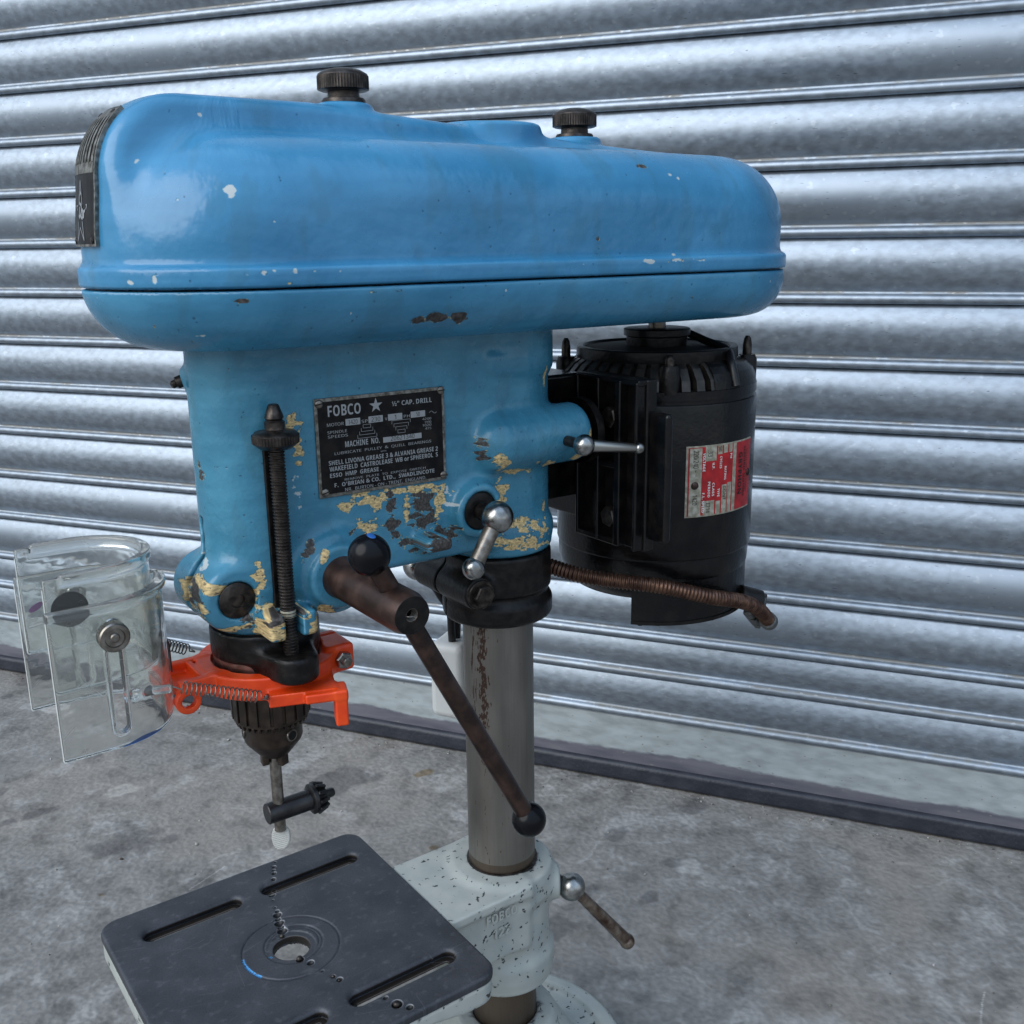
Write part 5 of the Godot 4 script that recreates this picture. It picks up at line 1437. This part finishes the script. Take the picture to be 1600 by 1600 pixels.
func build_motor(d: Node) -> void:
	var up := Vector3(0, H, 0)
	var T0 := Transform3D(Basis(), Vector3(MOX, 0, 0))
	var m := part("motor", Geo.new().put(lathe([Vector2(0, 0.268), Vector2(0.07, 0.268), Vector2(0.088, 0.274), Vector2(0.098, 0.287), Vector2(0.1015, 0.3), Vector2(0.1025, 0.3165), Vector2(0.1025, 0.318), Vector2(0.1035, 0.319), Vector2(0.104, 0.3205), Vector2(0.104, 0.4735), Vector2(0.1035, 0.475), Vector2(0.1015, 0.4755), Vector2(0.1015, 0.479), Vector2(0.1035, 0.4795), Vector2(0.1035, 0.488), Vector2(0.101, 0.4895), Vector2(0.084, 0.4895)], 80), T0), M.black, d, up)
	part("winding_shade", Geo.new().put(lathe([Vector2(0.085, 0.487), Vector2(0.076, 0.522), Vector2(0.03, 0.524)], 48), T0), M.hole, m)
	# end bell: ring on ribs; the right-hand half is closed and domed
	part("bell_ring", Geo.new().put(lathe([Vector2(0.074, 0.511), Vector2(0.083, 0.511), Vector2(0.0838, 0.513), Vector2(0.0832, 0.5235), Vector2(0.082, 0.5245), Vector2(0.077, 0.5245), Vector2(0.0755, 0.523), Vector2(0.0745, 0.514), Vector2(0.03, 0.512)], 64), T0), M.oily, m)
	part("bearing_hub", Geo.new().put(lathe([Vector2(0.031, 0.511), Vector2(0.0315, 0.533), Vector2(0.0345, 0.5345), Vector2(0.0345, 0.5405), Vector2(0.033, 0.5415), Vector2(0.009, 0.5415)], 48), T0), M.oily, m)
	part("shaft", Geo.new().put(lathe([Vector2(0.009, 0.54), Vector2(0.009, 0.57)], 32), T0), M.steel, m)
	for i in 30:
		var a := deg_to_rad(100.0 + i * 8.6)
		if a > deg_to_rad(352.0): break
		var q := Geo.new()
		var w := 0.0042
		var dir := Vector3(cos(a), 0, sin(a)); var s := Vector3(-sin(a), 0, cos(a)) * w
		var P := [dir * 0.1025 + Vector3(0, 0.4885, 0), dir * 0.1000 + Vector3(0, 0.4985, 0), dir * 0.0905 + Vector3(0, 0.509, 0), dir * 0.0832 + Vector3(0, 0.5135, 0)]
		var R := [dir * 0.090 + Vector3(0, 0.4885, 0), dir * 0.088 + Vector3(0, 0.4985, 0), dir * 0.08 + Vector3(0, 0.507, 0), dir * 0.075 + Vector3(0, 0.513, 0)]
		for k in 3:
			q.quad(P[k] - s, P[k] + s, P[k + 1] + s, P[k + 1] - s)
			q.quad(P[k] + s, R[k] + s, R[k + 1] + s, P[k + 1] + s)
			q.quad(P[k] - s, P[k + 1] - s, R[k + 1] - s, R[k] - s)
		part("vent_rib", Geo.new().put(q, T0), M.vent, m)
	var cl := Geo.new()
	var prof := [Vector2(0.1030, 0.4885), Vector2(0.1020, 0.4955), Vector2(0.0985, 0.5035), Vector2(0.0925, 0.5095), Vector2(0.083, 0.514)]
	for j in 18:
		var a0 := deg_to_rad(-8.0 + j * 6.0); var a1 := deg_to_rad(-8.0 + (j + 1) * 6.0)
		for k in 4:
			var n0 := Vector2(prof[k + 1].y - prof[k].y, prof[k].x - prof[k + 1].x).normalized()
			var q0 := cl.V.size()
			cl.quad(Vector3(prof[k].x * cos(a0), prof[k].y, prof[k].x * sin(a0)), Vector3(prof[k].x * cos(a1), prof[k].y, prof[k].x * sin(a1)), Vector3(prof[k + 1].x * cos(a1), prof[k + 1].y, prof[k + 1].x * sin(a1)), Vector3(prof[k + 1].x * cos(a0), prof[k + 1].y, prof[k + 1].x * sin(a0)))
			for w in 6:
				var v := cl.V[q0 + w]
				var r := Vector3(v.x, 0, v.z).normalized()
				cl.N[q0 + w] = Vector3(r.x * n0.x, n0.y, r.z * n0.x).normalized()
	for a in [deg_to_rad(-8.0), deg_to_rad(100.0)]:
		var c := Vector3(cos(a), 0, sin(a))
		cl.quad(c * 0.103 + Vector3(0, 0.4885, 0), c * 0.0985 + Vector3(0, 0.5035, 0), c * 0.083 + Vector3(0, 0.514, 0), c * 0.08 + Vector3(0, 0.4885, 0))
	part("closed_bell", Geo.new().put(cl, T0), M.black, m)
	for i in 4:
		var a := deg_to_rad(126.0 + 90.0 * i)
		var c := Vector3(MOX + cos(a) * 0.0945, 0, sin(a) * 0.0945)
		var o := part("stud_boss", Geo.new().put(lathe([Vector2(0.0105, 0.486), Vector2(0.0105, 0.508), Vector2(0.0085, 0.513), Vector2(0.004, 0.513)], 20), Transform3D(Basis(), c)), M.oily, m)
		part("stud", Geo.new().put(lathe([Vector2(0.0048, 0.511), Vector2(0.0048, 0.523 if i else 0.519), Vector2(0.0038, 0.529 if i else 0.522), Vector2(0.002, 0.532 if i else 0.523), Vector2(0, 0.532 if i else 0.523)], 14), Transform3D(Basis(), c)), M.dark, o)
	# lead wire curling over the bell
	part("lead", tube(spline([Vector3(MOX + 0.03, 0.536, 0.012), Vector3(MOX + 0.036, 0.528, 0.035), Vector3(MOX + 0.03, 0.522, 0.07), Vector3(MOX + 0.012, 0.512, 0.093), Vector3(MOX + 0.009, 0.49, 0.1035)]), [0.0042], 10), M.cable, m)
	# terminal housing under the body, front half
	var sec := PackedVector2Array()
	for i in 25:
		var a := deg_to_rad(36.0 + 109.0 * i / 24.0)
		sec.append(Vector2(cos(a), sin(a)) * 0.1005)
	part("terminal_housing", Geo.new().put(prism(sec, 0.062), Transform3D(Basis(), Vector3(MOX, 0.254, 0))), M.black, m)
	var lip := PackedVector2Array()
	for v in sec: lip.append(v * 1.012)
	part("housing_lid", Geo.new().put(prism(lip, 0.0035), Transform3D(Basis(), Vector3(MOX, 0.2505, 0))), M.oily, m)
	for a in [140.0, 92.0]: part("lid_screw", rod(Vector3(MOX + cos(deg_to_rad(a)) * 0.094, 0.2475, sin(deg_to_rad(a)) * 0.094), Vector3(MOX + cos(deg_to_rad(a)) * 0.094, 0.252, sin(deg_to_rad(a)) * 0.094), 0.0035, 10), M.dark, m)
	build_rating_plate(m)
	# slide bracket between head and motor
	var b := part("motor_bracket", cbox(Vector3(0.083, 0.3475, 0.029), Vector3(0.0955, 0.5105, 0.1205), 0.002), M.black, d, up + Vector3(0.0115, -0.003, -0.0125))
	part("core", cbox(Vector3(0.03, 0.387, -0.05), Vector3(0.084, 0.509, 0.0285), 0.004), M.black, b)
	part("clamp_face", Geo.new().put(rbox(Vector3(0.009, 0.122, 0.26), 0.004), Transform3D(Basis(), Vector3(0.092, 0.42, 0.0125))), M.black, b)
	part("rod_flange", Geo.new().put(lathe([Vector2(0.031, 0), Vector2(0.031, 0.008), Vector2(0.028, 0.011), Vector2(0.0, 0.011)], 40), aim(Vector3(0.052, 0.4595, 0.0575), Vector3(1, 0, 0))), M.oily, b)
	part("tie_bar", rod(Vector3(0.02, 0.496, 0.012), Vector3(0.085, 0.492, 0.012), 0.009), M.black, b)
	for r in [[0.0315, 0.004], [0.0625, 0.0032], [0.0905, 0.0085], [0.1155, 0.0045]]:
		part("rib", cbox(Vector3(0.0725, 0.349, r[0] - r[1] * 0.5), Vector3(0.0845, 0.5085, r[0] + r[1] * 0.5), 0.0018), M.black, b)
	for yy in [0.5075, 0.4265, 0.3515]: part("rib", cbox(Vector3(0.0735, yy - 0.003, 0.03), Vector3(0.0845, yy + 0.003, 0.119 if yy > 0.5 else 0.092), 0.0018), M.black, b)
	for yy in [0.4715, 0.3745]: part("hexagon_bolt", Geo.new().put(prism(ngon(6, 0.0102, 0.2), 0.0085, 0.0012), aim(Vector3(0.083, yy, 0.0755), Vector3(-1, 0, 0))), M.dark, b)

func build_rating_plate(m: Node) -> void:
	# the plate follows the barrel; print runs downwards, its head towards the right-hand edge
	var r0 := 0.1042
	var a0 := deg_to_rad(116.6); var a1 := deg_to_rad(66.4)
	var y0 := 0.364; var y1 := 0.4355
	var curve := func(u0: float, u1: float, v0: float, v1: float, r: float, foot: float) -> Geo:      # u across 0..1, v up 0..1
		var g := Geo.new()
		var k := maxi(2, int(absf(u1 - u0) * 20.0))
		for i in k:
			var b0 := lerpf(a0, a1, lerpf(u0, u1, float(i) / k)); var b1 := lerpf(a0, a1, lerpf(u0, u1, float(i + 1) / k))
			var c0 := Vector3(cos(b0), 0, sin(b0)); var c1 := Vector3(cos(b1), 0, sin(b1))
			var lo := Vector3(MOX, lerpf(y0, y1, v0), 0); var hi := Vector3(MOX, lerpf(y0, y1, v1), 0)
			var q := g.V.size()
			g.quad(lo + c0 * r, lo + c1 * r, hi + c1 * r, hi + c0 * r)
			for w in 6: g.N[q + w] = Vector3(g.V[q + w].x - MOX, 0, g.V[q + w].z).normalized()
			g.quad(hi + c0 * r, hi + c1 * r, hi + c1 * foot, hi + c0 * foot)
			g.quad(lo + c0 * r, lo + c1 * r, lo + c1 * foot, lo + c0 * foot)
			if i == 0: g.quad(lo + c0 * r, hi + c0 * r, hi + c0 * foot, lo + c0 * foot)
			if i == k - 1: g.quad(lo + c1 * r, hi + c1 * r, hi + c1 * foot, lo + c1 * foot)
		return g
	var p := part("rating_plate", curve.call(0.0, 1.0, 0.0, 1.0, r0 + 0.0005, r0 - 0.001), M.cream, m)
	part("red_field", curve.call(0.025, 0.99, 0.02, 0.98, r0 + 0.0008, r0), M.red, p)
	for q in [[0.04, 0.18, 0.02, 0.97], [0.21, 0.35, 0.02, 0.22], [0.22, 0.36, 0.78, 0.98], [0.37, 0.43, 0.02, 0.2], [0.38, 0.44, 0.86, 0.98], [0.45, 0.52, 0.02, 0.42], [0.46, 0.52, 0.87, 0.98], [0.535, 0.59, 0.02, 0.44], [0.54, 0.59, 0.87, 0.98], [0.61, 0.66, 0.02, 0.98]]:
		part("entry_box", curve.call(q[0], q[1], q[2], q[3], r0 + 0.0011, r0), M.cream, p)
	var bend := func(p3: Vector3) -> Array:        # p3.x: down the plate 0..1, p3.y: across 0..1
		var b := lerpf(a0, a1, p3.y)
		var c := Vector3(cos(b), 0, sin(b))
		return [Vector3(MOX, lerpf(y1, y0, p3.x), 0) + c * (r0 + 0.00135), c]
	var wh := Geo.new(); var bk := Geo.new()
	var say := func(g: Geo, t: String, x: float, yb: float, w: float, h: float, f: Font) -> void: letters(g, t, f, Transform3D(Basis(), Vector3(x, yb, 0)), w, h, bend)
	say.call(bk, "GRYPHON", 0.17, 0.71, 0.6, 0.07, bold)
	say.call(bk, "ELECTRIC MOTORS", 0.1, 0.815, 0.72, 0.035, bold)
	say.call(bk, "MADE IN ENGLAND", 0.14, 0.87, 0.62, 0.03, book)
	say.call(wh, "VOLTAGE", 0.10, 0.19, 0.26, 0.03, bold); say.call(wh, "F.L. SPEED", 0.66, 0.19, 0.28, 0.03, bold)
	say.call(wh, "H.P.", 0.25, 0.305, 0.09, 0.03, bold); say.call(wh, "CYCLES", 0.17, 0.405, 0.17, 0.03, bold)
	say.call(wh, "CLASS", 0.53, 0.315, 0.19, 0.028, bold); say.call(wh, "PERIOD", 0.51, 0.26, 0.22, 0.028, bold)
	say.call(wh, "TYPE", 0.62, 0.385, 0.12, 0.03, bold); say.call(wh, "RATING", 0.32, 0.475, 0.19, 0.028, bold); say.call(wh, "PH", 0.15, 0.555, 0.07, 0.03, bold)
	say.call(bk, "220/240 ~", 0.06, 0.08, 0.3, 0.06, book); say.call(bk, "1420", 0.68, 0.08, 0.14, 0.055, book)
	say.call(bk, ".33", 0.06, 0.25, 0.1, 0.06, book); say.call(bk, "E214", 0.81, 0.245, 0.14, 0.05, book); say.call(bk, "50", 0.03, 0.385, 0.07, 0.04, book); say.call(bk, "CONT", 0.6, 0.465, 0.2, 0.04, book)
	part("white_print", wh, M.white, p)
	part("black_print", bk, M.ink, p)
	for q in [[0.105, 0.45], [0.945, 0.5]]:
		var a := lerpf(a0, a1, q[0])
		var c := Vector3(cos(a), 0, sin(a))
		part("rivet", Geo.new().put(lathe([Vector2(0.0042, 0), Vector2(0.0038, 0.0012), Vector2(0.002, 0.0022), Vector2(0, 0.0025)], 16), aim(Vector3(MOX, lerpf(y0, y1, q[1]), 0) + c * (r0 + 0.0004), c)), M.brown, p)

func build_cords(d: Node) -> void:
	var up := Vector3(0, H, 0)
	# flexible metal conduit round the front of the motor
	var path := spline([Vector3(0.052, 0.317, 0.018), Vector3(0.066, 0.312, 0.045), Vector3(0.0900, 0.3072, 0.068), Vector3(0.1260, 0.3015, 0.096), Vector3(0.1750, 0.2855, 0.116), Vector3(0.2230, 0.2700, 0.117), Vector3(0.2650, 0.2480, 0.105), Vector3(0.2960, 0.2245, 0.093)], 60)
	var keep := PackedVector3Array(); var rad := []
	var run := 0.0
	for i in path.size():
		if i: run += path[i].distance_to(path[i - 1])
		keep.append(path[i]); rad.append(0.0073 + 0.0008 * cos(run * TAU / 0.0040))
	var c := part("conduit", tube(keep, rad, 16), M.conduit, d, up)
	var g := part("conduit_elbow", rod(Vector3(0.252, 0.2615, 0.088), Vector3(0.272, 0.254, 0.1), 0.0125), M.oily, c)
	var grey_m := std("zinc_casting", Color8(96, 98, 98), 0.5, 0.6); bump(grey_m, T.cast, 0.5); tri_map(grey_m, 14.0)
	var t := Transform3D(Basis(Vector3(0.75, -0.55, -0.36).normalized(), Vector3(0.5, 0.83, -0.2).normalized(), Vector3(0.4, 0.0, 0.9).normalized()).orthonormalized(), Vector3(0.287, 0.2385, 0.081))
	part("cable_clamp", Geo.new().put(rbox(Vector3(0.052, 0.032, 0.011), 0.0035), t), grey_m, c)
	part("end_collar", rod(Vector3(0.2915, 0.2275, 0.0948), Vector3(0.2995, 0.222, 0.0915), 0.0098), grey_m, c)
	part("clamp_ear", Geo.new().put(rbox(Vector3(0.006, 0.036, 0.007), 0.002), t * Transform3D(Basis(), Vector3(0.021, 0.0, 0.002))), grey_m, c)
	part("clamp_screw", rod(t * Vector3(0.021, 0.014, 0.002), t * Vector3(0.021, 0.022, 0.002), 0.0028, 10), M.dark, c)
	part("clamp_screw", rod(t * Vector3(-0.008, -0.012, 0.003), t * Vector3(-0.008, -0.0165, 0.003), 0.0032, 10), M.dark, c)
	# mains lead and its white plug hanging behind the column
	var w := part("mains_lead", tube(spline([Vector3(-0.03, 0.36, -0.052), Vector3(-0.045, 0.315, -0.058), Vector3(-0.030, 0.285, -0.062), Vector3(-0.0165, 0.262, -0.064), Vector3(-0.012, 0.235, -0.068), Vector3(-0.006, 0.2, -0.076)]), [0.0042], 10), M.cable, d, up)
	part("lead_return", tube(spline([Vector3(0.0, 0.33, -0.058), Vector3(-0.004, 0.28, -0.066), Vector3(-0.002, 0.24, -0.074), Vector3(0.0, 0.2, -0.08)]), [0.0048], 10), M.cable, w)
	part("lead_loop", tube(spline([Vector3(-0.135, 0.365, -0.06), Vector3(-0.128, 0.346, -0.05), Vector3(-0.121, 0.353, -0.045), Vector3(-0.112, 0.372, -0.04)]), [0.0048], 10), M.cable, w)
	part("white_plug", Geo.new().put(rbox(Vector3(0.05, 0.085, 0.04), 0.009), Transform3D(Basis(Vector3.UP, 0.55), Vector3(-0.002, 0.182, -0.078))), M.white, w)

func build_key() -> void:
	# gripped by its cross bar in the chuck
	var base := Vector3(-0.241, 0.103 + H, 0)
	var k := thing("chuck_key", "dark steel chuck key with oval tag, its cross bar gripped in the drill chuck", "chuck key", base)
	var o := -base + Vector3(0, H, 0)
	var ax := 0.1425
	var b := lathe([Vector2(0, 0), Vector2(0.0086, 0), Vector2(0.0094, 0.0008), Vector2(0.0094, 0.041), Vector2(0.0125, 0.0415), Vector2(0.0138, 0.0425), Vector2(0.0138, 0.0455), Vector2(0.0118, 0.047), Vector2(0.0085, 0.0555), Vector2(0.0045, 0.0565), Vector2(0.0043, 0.0635), Vector2(0.0034, 0.065), Vector2(0, 0.065)], 40)
	part("key_body", Geo.new().put(b, aim(Vector3(-0.2525, ax, 0), Vector3(1, 0, 0))), M.key, k, o)
	for i in 11:
		var a := TAU * i / 11.0
		var t := aim(Vector3(-0.2525, ax, 0), Vector3(1, 0, 0)) * Transform3D(Basis(Vector3.UP, a), Vector3.ZERO) * Transform3D(Basis(Vector3.RIGHT, -0.33), Vector3(0, 0.0505, 0.0114))
		part("gear_tooth", Geo.new().put(rbox(Vector3(0.0032, 0.0105, 0.0048), 0.0008), t), M.key, k, o)
	part("cross_bar", rod(Vector3(-0.241, 0.1225, 0), Vector3(-0.241, 0.2035, 0), 0.0051), M.steel, k, o)
	# flattened end with rolled ridges
	var f := Transform3D(Basis(Vector3.UP, -0.55) * Basis(Vector3.RIGHT, -0.22), Vector3(-0.241, 0.1155, 0))
	var poly := PackedVector2Array()
	for i in 28: poly.append(Vector2(cos(TAU * i / 28) * 0.0084, sin(TAU * i / 28) * 0.0118))
	var flat := Geo.new().put(prism(poly, 0.0026, 0.0006), f * Transform3D(Basis(Vector3(1, 0, 0), Vector3(0, 0, 1), Vector3(0, -1, 0)), Vector3(0, 0, -0.0013)))
	var tag := part("flat_end", flat, M.tag, k, o)
	for i in 12:
		var yy := -0.0095 + i * 0.00173
		var w := 0.0079 * sqrt(maxf(0.02, 1.0 - pow(yy / 0.0112, 2.0)))
		part("rolled_ridge", Geo.new().put(rbox(Vector3(w * 2.0, 0.0009, 0.0012), 0.0003), f * Transform3D(Basis(Vector3(0, 0, 1), 0.22), Vector3(0, yy, 0.0013))), M.tag, tag)
